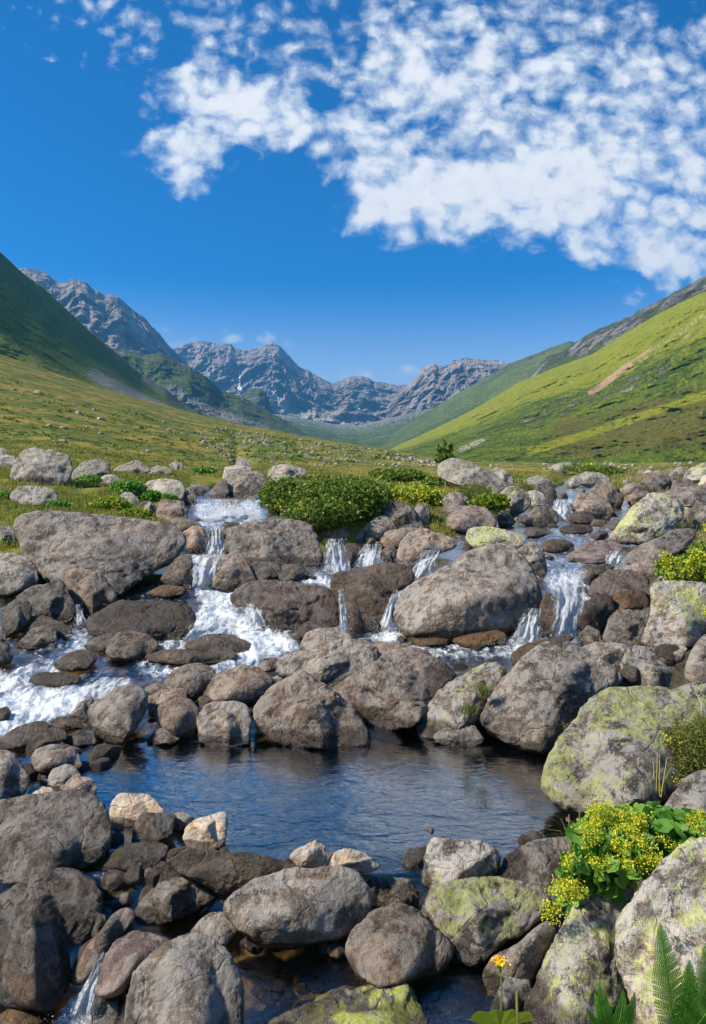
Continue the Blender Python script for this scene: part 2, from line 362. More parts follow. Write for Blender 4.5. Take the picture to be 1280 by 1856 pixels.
def hill_mat(name, g_dark, g_mid, g_light, brown, rock_d, rock_l, sc_=1.0, bright=0.5, streak=(20., 3.2)):
    """turf, heath, scree and rock; attributes: rocky, scree, scar, heath (plus painted cloud shade on the right hill), sunny (sunlight put into turf colour); UV = along / down the slope"""
    m, n, out = new_mat(name)
    tc = n.node('TexCoord'); p = n.vm('MULTIPLY', tc.outputs['Object'], (sc_, sc_, sc_)); uv = n.node('UVMap', {'uv_map': 'slope'}).outputs[0]
    st = n.noise(n.scaled(uv, *streak, 1), 3.0, 8, .66, .3, '2D'); s2 = n.noise(n.scaled(uv, 1.0, .3, 1), 190.0, 5, .65, .2, '2D')
    a = n.noise(p, .02, 7, .62); b_ = n.noise(p, .11, 7, .68); f = n.noise(p, .42, 7, .75)
    c = n.mix(n.step(n.m('ADD', n.m('MULTIPLY', a, .6), n.m('MULTIPLY', st, .4)), .40, .60), g_dark, g_mid)
    c = n.mix(n.m('MULTIPLY', n.step(n.m('ADD', n.m('MULTIPLY', b_, .5), n.m('MULTIPLY', s2, .5)), .47, .62), bright), c, g_light)
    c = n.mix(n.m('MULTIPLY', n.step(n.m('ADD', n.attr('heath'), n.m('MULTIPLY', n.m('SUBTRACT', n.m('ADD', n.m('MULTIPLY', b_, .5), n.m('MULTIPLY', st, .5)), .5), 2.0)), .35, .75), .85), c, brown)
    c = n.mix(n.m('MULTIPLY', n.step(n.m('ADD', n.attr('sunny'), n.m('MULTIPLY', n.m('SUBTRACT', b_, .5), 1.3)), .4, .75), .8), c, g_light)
    c = n.mix(n.m('MULTIPLY', n.step(f, .51, .62), .75), c, tuple(x * .42 for x in g_dark))
    rn = n.noise(n.scaled(p, 1, 1, .5), .09, 9, .7, .5); rf = n.noise(p, .5, 6, .7)
    rc = n.mix(n.step(rn, .36, .62), rock_d, rock_l); rc = n.mix(n.m('MULTIPLY', n.step(rf, .52, .64), .6), rc, tuple(x * .4 for x in rock_d))
    rk = n.attr('rocky'); rm = n.step(n.m('ADD', rk, n.m('MULTIPLY', n.m('SUBTRACT', n.m('ADD', n.m('MULTIPLY', rn, .6), n.m('MULTIPLY', f, .4)), .5), 2.2)), .42, .58)
    c = n.mix(rm, c, rc)
    scm = n.step(n.m('ADD', n.attr('scree'), n.m('MULTIPLY', n.m('SUBTRACT', s2, .5), 1.6)), .42, .62)
    c = n.mix(n.m('MULTIPLY', scm, .85), c, n.mix(n.step(rf, .4, .6), tuple(x * .9 for x in rock_l), tuple(x * 1.25 for x in rock_l)))
    scar = n.step(n.m('ADD', n.attr('scar'), n.m('MULTIPLY', n.m('SUBTRACT', n.m('ADD', n.m('MULTIPLY', b_, .5), n.m('MULTIPLY', f, .5)), .5), 2.6)), .55, .75)
    c = n.mix(scar, c, n.mix(n.step(rf, .4, .65), (.30, .18, .085), (.40, .31, .20)))
    sn = n.step(n.attr('snow'), .45, .55); c = n.mix(sn, c, (.8, .82, .85))
    h = n.m('ADD', n.m('MULTIPLY', b_, 2.5), n.m('MULTIPLY', f, 1.0)); h = n.m('ADD', h, n.m('MULTIPLY', n.m('MULTIPLY', rn, rm), 6.0)); h = n.m('ADD', h, n.m('MULTIPLY', st, 4.0))
    bp = n.node('Bump', Strength=.8, Distance=1.0 / sc_, Height=h)
    bs = n.node('BsdfPrincipled', Base_Color=c, Roughness=.95, Normal=bp.outputs[0]); bs.inputs['Specular IOR Level'].default_value = .08
    n.l.new(bs.outputs[0], out.inputs[0]); return m
M['hill_left'] = hill_mat('turf_dark', (.11, .155, .024), (.165, .215, .03), (.22, .25, .04), (.16, .13, .05), (.09, .085, .07), (.24, .23, .20), 1.0, .6, (9., 8.))
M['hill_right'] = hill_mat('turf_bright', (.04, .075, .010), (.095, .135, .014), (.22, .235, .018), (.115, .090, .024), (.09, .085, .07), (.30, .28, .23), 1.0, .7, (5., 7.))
M['hill_far'] = hill_mat('turf_grey', (.055, .085, .022), (.105, .14, .035), (.18, .20, .05), (.12, .10, .05), (.09, .085, .08), (.27, .26, .24), .3, .5, (7., 6.))
M['mountain'] = hill_mat('mountain_rock', (.06, .075, .03), (.09, .10, .045), (.13, .14, .06), (.12, .10, .06), (.06, .056, .056), (.38, .33, .28), .35, .5)

def water_mat():
    m, n, out = new_mat('stream_water')
    p = n.node('TexCoord').outputs['Object']; fo = n.attr('foam'); ru = n.attr('rough')
    r1 = n.noise(n.scaled(p, 1, 1.9, 1), 5.0, 3, .5, .8); r2 = n.noise(n.scaled(p, 1, 2.4, 1), 19.0, 3, .55, .5); r3 = n.noise(p, 26.0, 5, .65, 1.0)
    h = n.m('ADD', n.m('MULTIPLY', r1, .0065), n.m('MULTIPLY', r2, .0022)); h = n.m('ADD', h, n.m('MULTIPLY', n.m('MULTIPLY', r3, ru), .03))
    bp = n.node('Bump', Strength=1.0, Distance=1.0, Height=h)
    fr = n.node('Fresnel', IOR=1.42, Normal=bp.outputs[0]).outputs[0]
    tr = n.node('BsdfTransparent', Color=(.92, .89, .76)); gl = n.node('BsdfGlossy', Color=(1, 1, 1), Roughness=.03, Normal=bp.outputs[0])
    frb = n.m('MINIMUM', n.m('MULTIPLY', fr, 4.0), 1.0)
    w = n.node('MixShader', i0=frb, i1=tr.outputs[0], i2=gl.outputs[0])
    fn = n.noise(n.scaled(p, 1.5, .75, 1), 10.0, 7, .68, 1.0); f2 = n.noise(p, 42.0, 4, .65, .6)
    k = n.m('ADD', fo, n.m('MULTIPLY', n.m('SUBTRACT', n.m('ADD', n.m('MULTIPLY', fn, .65), n.m('MULTIPLY', f2, .35)),   .5), 2.7))
    fm = n.m('MULTIPLY', n.step(k, .30, 1.05), n.step(fo, .03, .15))
    fc = n.mix(n.step(fn, .35, .65), (.55, .66, .74), (.86, .89, .91))
    fb = n.node('Bump', Strength=.7, Distance=1.0, Height=n.m('ADD', n.m('MULTIPLY', fn, .03), n.m('MULTIPLY', f2, .012)))
    fs = n.node('BsdfPrincipled', Base_Color=fc, Roughness=.35, Normal=fb.outputs[0])
    mx = n.node('MixShader', i0=n.m('MULTIPLY', fm, .93), i1=w.outputs[0], i2=fs.outputs[0]); n.l.new(mx.outputs[0], out.inputs[0]); return m
M['water'] = water_mat()

def fall_mat():
    m, n, out = new_mat('falling_water')
    uv = n.node('UVMap', {'uv_map': 'flow'}).outputs[0]; e = n.attr('edge')
    s = n.noise(n.scaled(uv, 1.0, .34, 1), 22.0, 6, .66, .9, '2D'); s2 = n.noise(n.scaled(uv, 1.0, .4, 1), 80.0, 4, .6, .3, '2D')
    k = n.m('ADD', n.m('MULTIPLY', s, .6), n.m('MULTIPLY', s2, .4))
    a = n.step(n.m('ADD', e, n.m('MULTIPLY', n.m('SUBTRACT', k, .5), 2.8)), .22, .95)
    c = n.mix(n.step(k, .36, .6), (.52, .63, .72), (.88, .91, .93))
    bp = n.node('Bump', Strength=.8, Distance=1.0, Height=n.m('MULTIPLY', k, .04))
    d = n.node('BsdfPrincipled', Base_Color=c, Roughness=.3, Normal=bp.outputs[0]); t = n.node('BsdfTransparent')
    tl = n.node('BsdfTranslucent', Color=(.8, .85, .9)); d2 = n.node('MixShader', i0=.25, i1=d.outputs[0], i2=tl.outputs[0])
    mx = n.node('MixShader', i0=n.m('MULTIPLY', a, .92), i1=t.outputs[0], i2=d2.outputs[0]); n.l.new(mx.outputs[0], out.inputs[0]); return m
M['fall'] = fall_mat()
# ------------------------------------------------------------------ ground, water
def build_ground():
    pxs = np.linspace(-760, 2060, 520); ys = np.concatenate([np.exp(np.linspace(math.log(1.15), math.log(24), 420)), np.exp(np.linspace(math.log(24.3), math.log(330), 230))])
    PX, YY = np.meshgrid(pxs, ys, indexing='ij'); X = (PX - HX) / F * YY
    x, y = X.ravel(), YY.ravel(); z = Hg(x, y)
    b, m = bank(x, y); px = PX.ravel(); row = HY - z / y * F
    gr = np.where(y > 23, 1.0, np.where(m, smooth(b, .03, .12) * smooth(y, 4.5, 7.2), 0))
    gr = np.where((px > 1130) & (y < 20) & (x < 1.2 * y), np.maximum(gr * smooth(y, 10, 14), smooth(px, 1330, 1420) * smooth(b, .03, .12)), gr)
    gr = np.where(m & ((px < -120) | (px > 1420)), 1.0, gr)
    far = smooth(y, 16, 40)
    st = np.clip(.35 + .65 * smooth(px, 300, 520) - .5 * (px > 780) * smooth(y, 30, 60), 0, 1) * smooth(y, 22, 60)
    mesh_obj("ground", np.stack([x, y, z], -1), grid_faces(len(pxs), len(ys))[:, ::-1], M['ground'], attrs={'grassy': gr, 'far': far, 'stony': st, 'under': smooth(np.where(y < 24, Wl(x, np.minimum(y, 24.)), -99) - z, -.01, .03)})["kind"] = "structure"
    n = 40; g = np.linspace(-9000, 9000, n); A, B = np.meshgrid(g, g, indexing='ij')
    p = np.stack([A.ravel(), B.ravel(), np.full(A.size, -4.0)], -1)
    one = np.ones(n * n); mesh_obj("terrain", p, grid_faces(n, n)[:, ::-1], M['ground'], attrs={'grassy': one, 'far': one, 'stony': one * 0})["kind"] = "structure"
build_ground()

FOAM = [  # picture outlines of the white water, and how white it is
 ("345,1062 410,1058 460,1075 425,1098 470,1128 540,1150 548,1180 505,1192 470,1203 400,1214 375,1208 410,1185 395,1168 330,1160 345,1125 362,1100", 1.0),
 ("-60,1205 60,1202 120,1180 128,1150 135,1128 155,1150 185,1165 150,1200 60,1250 0,1262 -60,1270", .78),
 ("-60,1258 40,1246 140,1240 235,1228 245,1250 190,1262 165,1276 128,1296 70,1316 0,1345 -60,1360", .95),
 ("500,1057 560,1042 600,1036 650,1030 690,1018 712,1032 640,1050 600,1062 560,1064", 1.0),
 ("640,1158 690,1136 740,1138 770,1164 700,1172", .95),
 ("900,1178 930,1160 1000,1148 980,1172 915,1196 790,1190 780,1180", .85),
 ("780,1176 880,1170 930,1180 900,1200 800,1202", .5),
 ("985,1042 1085,1026 1068,1100 1000,1104", .9),
 ("950,972 1105,972 1135,1000 1075,1034 985,1034", .48),
 ("345,905 480,900 482,960 350,965", .8),
 ("340,1000 415,1000 410,1040 345,1050", .9),
 ("100,1836 140,1800 190,1815 175,1880 70,1880", .85),
 ("290,1222 380,1208 420,1212 350,1232 290,1240", .5),
 ("1000,905 1042,900 1040,946 1000,946", .95),
 ("580,975 700,975 700,1035 580,1040", .75),
 ("225,1160 330,1150 560,1190 520,1225 380,1235 250,1235", .62), ("545,1042 720,1040 740,1062 600,1075", .8), ("640,1150 940,1150 930,1200 660,1200", .62),
 ("560,962 850,962 850,1000 560,1000", .5), ("955,940 1135,940 1135,985 955,985", .5), ("850,1000 1010,1000 1000,1050 960,1050", .6), ("60,1130 340,1130 340,1180 60,1190", .55),
 ("130,1345 190,1335 200,1352 150,1362", .45), ("780,995 826,985 800,1010 770,1030 740,1050 745,1020", .8)]

def poly_sd(px, py, P):
    """signed distance (inside positive) to a polygon, in picture points"""
    d = np.full(px.shape, 1e9); ins = np.zeros(px.shape, bool); n = len(P)
    for i in range(n):
        a, b = P[i], P[(i + 1) % n]; e = b - a
        wx, wy = px - a[0], py - a[1]; t = np.clip((wx * e[0] + wy * e[1]) / (e @ e + 1e-9), 0, 1)
        d = np.minimum(d, np.hypot(wx - t * e[0], wy - t * e[1]))
        c = ((a[1] > py) != (b[1] > py)) & (px < (b[0] - a[0]) * (py - a[1]) / (b[1] - a[1] + 1e-12) + a[0]); ins ^= c
    return np.where(ins, d, -d)

def build_water():
    pxs = np.linspace(-330, 1500, 420); ys = np.exp(np.linspace(math.log(1.25), math.log(27), 640))
    PX, YY = np.meshgrid(pxs, ys, indexing='ij'); x = ((PX - HX) / F * YY).ravel(); y = YY.ravel()
    z = Wl(x, y); px = PX.ravel(); py = HY - z / y * F
    foam = np.zeros_like(x)
    for s, k in FOAM:
        P = pts(s); near = (py > P[:, 1].min() - 40) & (py < P[:, 1].max() + 40) & (px > P[:, 0].min() - 40) & (px < P[:, 0].max() + 40)
        sd = poly_sd(px[near], py[near], P); foam[near] = np.maximum(foam[near], .84 * k * smooth(sd, -12, 16))
    pool = smooth(y, 2.6, 2.7) * (1 - smooth(y, 3.7, 3.95))
    rough = np.clip(foam * 1.2 + .18 * (1 - pool), 0, 1)
    p3 = np.stack([x, y, z * 0], -1)
    z = z + foam * (fbm(p3 * 5, 3) * .08 + fbm(p3 * 17, 3) * .035) + (1 - pool) * fbm(p3 * 3, 2) * .012
    foam = np.maximum(foam, .27 * (1 - pool) * smooth(y, 3.9, 4.3))
    mesh_obj("stream_water", np.stack([x, y, z], -1), grid_faces(len(pxs), len(ys))[:, ::-1], M['water'], attrs={'foam': foam, 'rough': rough})["kind"] = "structure"
build_water()

SPRAY = []
def waterfall(rows, push=0.0, d0=None, run=0.14):
    """rows: (left, right, height) of the sheet in picture points, from lip to foot"""
    R = np.array(rows, float); n, mcol = 60, 40
    yb = (d0 or gdepth(R[-1, :2].mean(), R[-1, 2])) - push
    t = np.linspace(0, 1, n); k = np.linspace(0, 1, len(R))
    R[:, 0] -= .12 * (R[:, 1] - R[:, 0]) + 2; R[:, 1] += .12 * (R[:, 1] - R[:, 0]) + 2
    SPRAY.append((R, yb)); xl = np.interp(t, k, R[:, 0]); xr = np.interp(t, k, R[:, 1]); yy = np.interp(t, k, R[:, 2])
    u = np.linspace(0, 1, mcol)
    U, T = np.meshgrid(u, t, indexing='ij'); PX = xl + (xr - xl) * U; PY = np.broadcast_to(yy, PX.shape)
    dep = yb + run * (1 - T) ** 1.6 * yb / 5 - np.sin(U * math.pi) * .025 * yb / 4
    q = np.stack([U.ravel() * 7 + yb * 3, T.ravel() * 2.2, np.zeros(U.size) + R[0, 0]], -1)
    dep = dep + (fbm(q, 3) * .045).reshape(dep.shape) * yb / 4
    P = ray(PX, PY, dep).reshape(-1, 3)
    e = np.minimum(smooth(U, 0, .36), smooth(1 - U, 0, .36)) * (0.55 + .45 * smooth(T, .1, .6)) * smooth(T, 0, .06) * smooth(1 - T, -.02, .16)
    o = mesh_obj("waterfall", P, grid_faces(mcol, n), M['fall'], attrs={'edge': e.ravel()})
    uvl = o.data.uv_layers.new(name='flow'); idx = np.zeros(len(o.data.loops), np.int32); o.data.loops.foreach_get('vertex_index', idx)
    w = (xr - xl).mean() / 100 * yb / 5; h = (R[-1, 2] - R[0, 2]) / 100 * yb / 5
    uv = np.stack([U.ravel() * w, T.ravel() * h], -1)[idx]; uvl.data.foreach_set('uv', uv.astype(np.float32).ravel())
    o['kind'] = 'structure'
FALLS = [([(345, 482, 903), (345, 482, 925), (348, 480, 952)], .1), ([(374, 408, 953), (375, 408, 985), (372, 410, 1008)], .0), ([(350, 410, 1003), (346, 400, 1030), (342, 388, 1066)], .0),
 ([(585, 628, 974), (590, 630, 1005), (588, 640, 1042)], .0), ([(655, 694, 984), (645, 694, 1010), (638, 694, 1036)], .0), ([(768, 805, 995), (750, 792, 1020), (738, 772, 1052)], .0),
 ([(611, 623, 1066), (614, 628, 1100), (617, 634, 1142)], .1), ([(712, 738, 1068), (700, 722, 1098), (682, 722, 1144)], .05),
 ([(985, 1076, 1026), (985, 1070, 1055), (1000, 1066, 1090), (1003, 1052, 1120), (985, 1050, 1158)], .05), ([(955, 985, 1100), (935, 982, 1135), (915, 985, 1172)], .05),
 ([(1000, 1042, 904), (998, 1038, 925), (992, 1038, 948)], .0), ([(1100, 1136, 998), (1098, 1130, 1010), (1095, 1125, 1024)], .0), ([(168, 245, 1226), (150, 225, 1245), (134, 215, 1270)], .0),
 ([(352, 435, 1116), (340, 432, 1138), (325, 425, 1166)], .0), ([(430, 470, 1092), (440, 480, 1110), (440, 490, 1140)], .0), ([(182, 202, 1722), (158, 186, 1768), (134, 180, 1810), (118, 176, 1850)], .06), ([(136, 146, 1094), (138, 152, 1115), (136, 160, 1136)], .0), ([(178, 202, 1128), (178, 202, 1150)], .0)]
for rws, ps in FALLS: waterfall(rws, ps)
def spray():
    rng = np.random.default_rng(77); V = []
    for R, yb in SPRAY:
        w = R[-1, 1] - R[-1, 0]; h = R[-1, 2] - R[0, 2]; n = int(7 * w * min(1, h / 40))
        a = rng.normal(size=n) * w * .34 + R[-1, :2].mean(); b = R[-1, 2] + 2 - np.abs(rng.normal(size=n)) * min(h, 40) * .22 + rng.normal(size=n) * 3
        d = yb * (1 - .012 * np.abs(rng.normal(size=n)) + .004 * rng.normal(size=n)); c = ray(a, b, d); s = (rng.uniform(.25, .7, n) * yb / F)[:, None, None]
        V.append(c[:, None, :] + rng.normal(size=(n, 4, 3)) * s * .7)
    V = np.concatenate(V); n = len(V); b = np.arange(n)[:, None] * 4
    Fs = np.concatenate([b + np.array(t) for t in ((0, 1, 2), (0, 2, 3), (0, 3, 1), (1, 3, 2))])
    m, nt, out = new_mat('droplets'); q = nt.node('BsdfPrincipled', Base_Color=(.85, .88, .9), Roughness=.3); nt.l.new(q.outputs[0], out.inputs[0])
    tag(mesh_obj("water_spray", V.reshape(-1, 3), Fs, m, smooth_=False), kind="stuff")
spray()

# ------------------------------------------------------------------ far hills and mountains
def hill(name, ridge, foot, mat, nu=260, nv=110, amp=6.0, jag=2.0, fr=.012, ridged=True, gam=.9, rocky=None, scree=None, scar=None, heath=None, sunny=None, snow=None, gully=1.0, vz=.45):
    """a slope between a skyline (px, py, metres) and a foot line, with gullies and ribs, and a falling back side"""
    ridge = np.array(ridge, float); foot = np.array(foot, float)
    pu = np.linspace(ridge[0, 0], ridge[-1, 0], nu)
    rr = np.interp(pu, ridge[:, 0], ridge[:, 1]); ry = np.exp(np.interp(pu, ridge[:, 0], np.log(ridge[:, 2])))
    fr_ = np.interp(pu, foot[:, 0], foot[:, 1]); fy = np.exp(np.interp(pu, foot[:, 0], np.log(foot[:, 2])))
    t = np.linspace(0, 1, nv)
    U, T = np.meshgrid(pu, t, indexing='ij')
    row = rr[:, None] + (fr_ - rr)[:, None] * T; dep = np.exp(np.log(ry)[:, None] + (np.log(fy) - np.log(ry))[:, None] * T ** gam)
    P = ray(U, row, dep).reshape(-1, 3)
    q = P * np.array([1, .6, vz]) * fr
    n1 = fbm(q, 7, .58, ridged=ridged).reshape(U.shape); n2 = fbm(q * 3.3 + 40, 5, .55, ridged=ridged).reshape(U.shape)
    env = smooth(T, 0.0, .12) * .75 + .25
    dep2 = dep + (-(n1 - .1) * amp * 1.6 - n2 * amp * (.75 if vz > .3 else .5)) * env * gully
    j = fbm(np.stack([pu * .045, pu * 0 + amp, pu * 0], -1), 5, .6, ridged=True) * jag
    row2 = row - j[:, None] * np.exp(-T * 9) - n2 * jag * .4 * np.exp(-T * 5)
    P = ray(U, row2, dep2).reshape(-1, 3)
    back = P.reshape(nu, nv, 3)[:, :1].copy(); back[:, 0, 1] += ry * .25; back[:, 0, 2] -= ry * .12
    V = np.concatenate([back, P.reshape(nu, nv, 3)], 1); nvv = nv + 1
    D = {k: np.zeros((nu, nvv)) for k in ('rocky', 'scree', 'scar', 'heath', 'sunny', 'snow')}
    for k, fn in (('rocky', rocky), ('scree', scree), ('scar', scar), ('heath', heath), ('sunny', sunny), ('snow', snow)):
        if fn is not None:
            a = np.clip(fn(U, row, T, n1), 0, 1); D[k][:, 1:] = a; D[k][:, 0] = a[:, 0]
    o = mesh_obj(name, V.reshape(-1, 3), grid_faces(nu, nvv)[:, ::-1], mat, attrs={k: v.ravel() for k, v in D.items()})
    uvl = o.data.uv_layers.new(name='slope'); idx = np.zeros(len(o.data.loops), np.int32); o.data.loops.foreach_get('vertex_index', idx)
    uu = np.repeat((pu / 1000)[:, None], nvv, 1); vv = np.concatenate([[0], t])[None, :].repeat(nu, 0)
    uvl.data.foreach_set('uv', np.stack([uu.ravel(), vv.ravel()], -1)[idx].astype(np.float32).ravel())
    o['kind'] = 'structure'; return o

def near_line(U, R, line, w):
    L = np.array(line, float); d = np.full(U.shape, 1e9)
    for a, b in zip(L[:-1], L[1:]):
        e = b - a; t = np.clip(((U - a[0]) * e[0] + (R - a[1]) * e[1]) / (e @ e), 0, 1); d = np.minimum(d, np.hypot(U - a[0] - t * e[0], R - a[1] - t * e[1]))
    return 1 - smooth(d, w * .4, w * 1.6)

hill("hill_left", [(-420, 170, 300), (-120, 380, 420), (0, 458, 500), (22, 478, 510), (45, 499, 530), (75, 520, 550), (110, 552, 590), (160, 599, 650), (215, 645, 700), (255, 680, 740), (300, 706, 790), (335, 736, 830), (365, 754, 860), (440, 790, 950)],
     [(-420, 560, 255), (0, 672, 258), (200, 728, 300), (345, 768, 420), (440, 800, 600)], M['hill_left'], nu=380, nv=170, amp=7, jag=2.4, fr=.016,
     rocky=lambda U, R, T, n: .30 * np.exp(-T * 7) + .33 * smooth(U, 200, 270) * (1 - smooth(T, .3, .75)) + .10 * n, scree=lambda U, R, T, n: .75 * near_line(U, R, [(170, 678), (230, 712), (330, 758)], 11) + .14,
     heath=lambda U, R, T, n: .5 * smooth(T, .75, 1) * (1 - smooth(U, 60, 160)) + .12)
hill("mountain_left", [(-150, 520, 1700), (20, 492, 1750), (40, 490, 1760), (65, 490, 1770), (82, 497, 1780), (92, 505, 1780), (98, 510, 1780), (110, 516, 1790), (122, 514, 1800), (132, 508, 1800), (145, 511, 1800), (158, 516, 1820), (172, 527, 1830), (190, 537, 1840), (213, 539, 1850), (226, 549, 1860), (238, 562, 1870), (262, 579, 1900), (275, 594, 1920), (290, 608, 1940), (303, 625, 1960), (309, 632, 1970), (330, 648, 1990), (360, 690, 2050), (420, 745, 2100)],
     [(-150, 700, 1300), (150, 720, 1350), (300, 740, 1450), (420, 770, 1600)], M['mountain'], nu=420, nv=200, amp=70, jag=3.6, fr=.0065, vz=.2, rocky=lambda U, R, T, n: .85 - .5 * smooth(T, .75, 1), scree=lambda U, R, T, n: .12 + .2 * smooth(T, .5, .9))
hill("hill_behind", [(150, 600, 1000), (200, 632, 1010), (235, 636, 1020), (262, 645, 1030), (290, 641, 1040), (320, 656, 1050), (345, 666, 1060), (375, 686, 1080), (400, 708, 1100), (440, 722, 1120), (470, 738, 1150), (505, 757, 1180), (545, 781, 1200), (590, 803, 1250)],
     [(150, 720, 880), (350, 775, 900), (590, 815, 1000)], M['hill_far'], nu=300, nv=110, amp=13, jag=2.2, fr=.010, rocky=lambda U, R, T, n: .30 * np.exp(-T * 5) + .16 + .1 * n, scree=lambda U, R, T, n: .2 + .5 * near_line(U, R, [(310, 705), (380, 745), (480, 780)], 9))
hill("mountain_knoll", [(425, 735, 1700), (440, 715, 1690), (452, 706, 1680), (470, 704, 1680), (480, 710, 1680), (488, 725, 1690), (492, 742, 1700), (500, 755, 1720)], [(425, 745, 1600), (460, 748, 1580), (500, 762, 1600)], M['hill_far'], nu=90, nv=50, amp=14, jag=1.2, fr=.01, rocky=lambda U, R, T, n: .42 + 0 * T)
hill("mountain_centre", [(240, 690, 2900), (280, 655, 2900), (310, 639, 2900), (328, 628, 2900), (345, 625, 2900), (370, 622, 2920), (385, 624, 2930), (405, 628, 2940), (418, 626, 2950), (427, 636, 2950), (446, 638, 2960), (470, 636, 2970), (481, 628, 2980), (492, 625, 2990), (503, 628, 2990), (517, 640, 3000), (526, 650, 3010), (540, 667, 3030), (552, 674, 3040), (560, 674, 3050), (568, 682, 3060), (590, 692, 3080), (604, 698, 3100), (612, 695, 3100), (626, 690, 3120), (642, 685, 3140), (660, 687, 3140), (690, 697, 3150), (715, 701, 3150), (735, 701, 3150), (760, 706, 3150), (800, 730, 3150)],
     [(240, 790, 2200), (430, 770, 2300), (560, 782, 2300), (650, 790, 2300), (700, 785, 2350), (800, 785, 2400)], M['mountain'], nu=800, nv=260, amp=150, jag=4.6, fr=.005, vz=.2,
     rocky=lambda U, R, T, n: .95 - .9 * smooth(T, .66, .98), scree=lambda U, R, T, n: .12 + .85 * smooth(T, .45, .7),
     snow=lambda U, R, T, n: np.maximum.reduce([near_line(U, R, [(435, 672), (434, 705)], 1.3), near_line(U, R, [(433, 703), (440, 709)], 2.6), near_line(U, R, [(563, 722), (570, 735)], 1.6), near_line(U, R, [(492, 708), (505, 722)], 1.4), near_line(U, R, [(648, 736), (652, 742)], 1.8)]))
hill("mountain_right", [(700, 745, 2500), (722, 712, 2500), (740, 702, 2480), (752, 690, 2460), (762, 680, 2450), (768, 669, 2440), (778, 667, 2430), (787, 660, 2420), (795, 668, 2410), (806, 667, 2400), (815, 660, 2390), (830, 655, 2380), (850, 652, 2360), (866, 655, 2350), (882, 657, 2330), (905, 658, 2300), (922, 662, 2280), (960, 690, 2250)],
     [(700, 775, 2100), (830, 775, 1900), (960, 770, 1800)], M['mountain'], nu=320, nv=150, amp=90, jag=4.6, fr=.007, vz=.2, rocky=lambda U, R, T, n: .85 - .7 * smooth(T, .45, .85), scree=lambda U, R, T, n: .12 + .45 * smooth(T, .35, .7))
hill("valley_floor", [(380, 742, 2350), (480, 748, 2350), (530, 756, 2300), (570, 764, 2250), (610, 771, 2230), (650, 772, 2200), (690, 764, 2180), (740, 750, 2150), (820, 728, 2100), (960, 720, 2000)],
     [(380, 812, 620), (560, 822, 700), (650, 832, 900), (740, 815, 1100), (820, 795, 1400), (960, 775, 1600)], M['hill_far'], nu=320, nv=140, amp=9, jag=2.0, fr=.006, gam=.75, rocky=lambda U, R, T, n: .26 * np.exp(-T * 3) + .10 + .1 * n, scree=lambda U, R, T, n: .10 + .55 * np.exp(-T * 4))
hill("slope_right_far", [(660, 822, 1350), (690, 803, 1400), (740, 768, 1450), (790, 738, 1480), (830, 714, 1500), (880, 686, 1500), (920, 662, 1500), (945, 652, 1480), (975, 641, 1450), (1000, 631, 1430), (1033, 619, 1400), (1060, 630, 1400), (1100, 650, 1380)],
     [(660, 826, 900), (800, 815, 800), (950, 780, 800), (1100, 740, 800)], M['hill_far'], nu=320, nv=130, amp=12, jag=1.6, fr=.010, rocky=lambda U, R, T, n: .22 * np.exp(-T * 6) + .10 + .1 * n, scree=lambda U, R, T, n: .12 + .15 * n)
hill("ridge_right", [(880, 735, 960), (955, 690, 905), (990, 650, 890), (1020, 640, 880), (1045, 622, 870), (1070, 606, 850), (1100, 592, 830), (1125, 582, 815), (1145, 575, 805), (1163, 561, 795), (1180, 555, 780), (1205, 542, 765), (1240, 523, 745), (1262, 511, 735), (1280, 502, 725), (1400, 430, 640), (1650, 290, 520)],
     [(880, 745, 800), (960, 730, 700), (1100, 680, 640), (1280, 590, 560), (1650, 430, 400)], M['hill_far'], nu=340, nv=110, amp=13, jag=3.0, fr=.014, rocky=lambda U, R, T, n: .40 - .22 * smooth(T, .2, .55) + .22 * n, scree=lambda U, R, T, n: .12 + .4 * near_line(U, R, [(1100, 620), (1200, 580), (1280, 545)], 10))
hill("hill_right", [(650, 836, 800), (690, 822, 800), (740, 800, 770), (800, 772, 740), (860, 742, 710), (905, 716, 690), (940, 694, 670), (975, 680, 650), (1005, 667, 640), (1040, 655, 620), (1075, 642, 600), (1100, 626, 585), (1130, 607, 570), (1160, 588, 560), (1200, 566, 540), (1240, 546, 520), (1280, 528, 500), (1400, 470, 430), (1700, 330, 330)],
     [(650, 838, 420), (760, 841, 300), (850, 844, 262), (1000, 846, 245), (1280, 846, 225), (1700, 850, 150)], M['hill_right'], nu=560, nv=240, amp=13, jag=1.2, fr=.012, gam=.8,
     rocky=lambda U, R, T, n: .05 + .30 * near_line(U, R, [(960, 765), (1040, 730), (1130, 700), (1200, 670)], 22) + .16 * near_line(U, R, [(820, 790), (900, 745), (960, 705)], 10) + .08 * n,
     scree=lambda U, R, T, n: .10 + .14 * near_line(U, R, [(1100, 790), (1280, 745)], 14) + .5 * near_line(U, R, [(835, 815), (875, 798)], 5) + .30 * near_line(U, R, [(1150, 660), (1280, 570)], 6),
     scar=lambda U, R, T, n: np.maximum.reduce([near_line(U, R, [(1070, 712), (1098, 695), (1118, 677), (1142, 660)], 6), .62 * near_line(U, R, [(1142, 660), (1195, 622)], 4), .7 * near_line(U, R, [(1243, 612), (1252, 604)], 5)]),
     heath=lambda U, R, T, n: .62 * smooth(T, .40, .60) * (1 - smooth(T, .86, .97)) * smooth(U, 880, 1050) + .2 * near_line(U, R, [(960, 740), (1080, 700)], 25),  # brown heather, with cloud shadow on the lower slope put into its colour
     sunny=lambda U, R, T, n: .75 * (1 - smooth(T, .18, .46)) + .75 * near_line(U, R, [(960, 818), (1100, 775), (1280, 715)], 9) + .5 * smooth(T, .9, 1.0))
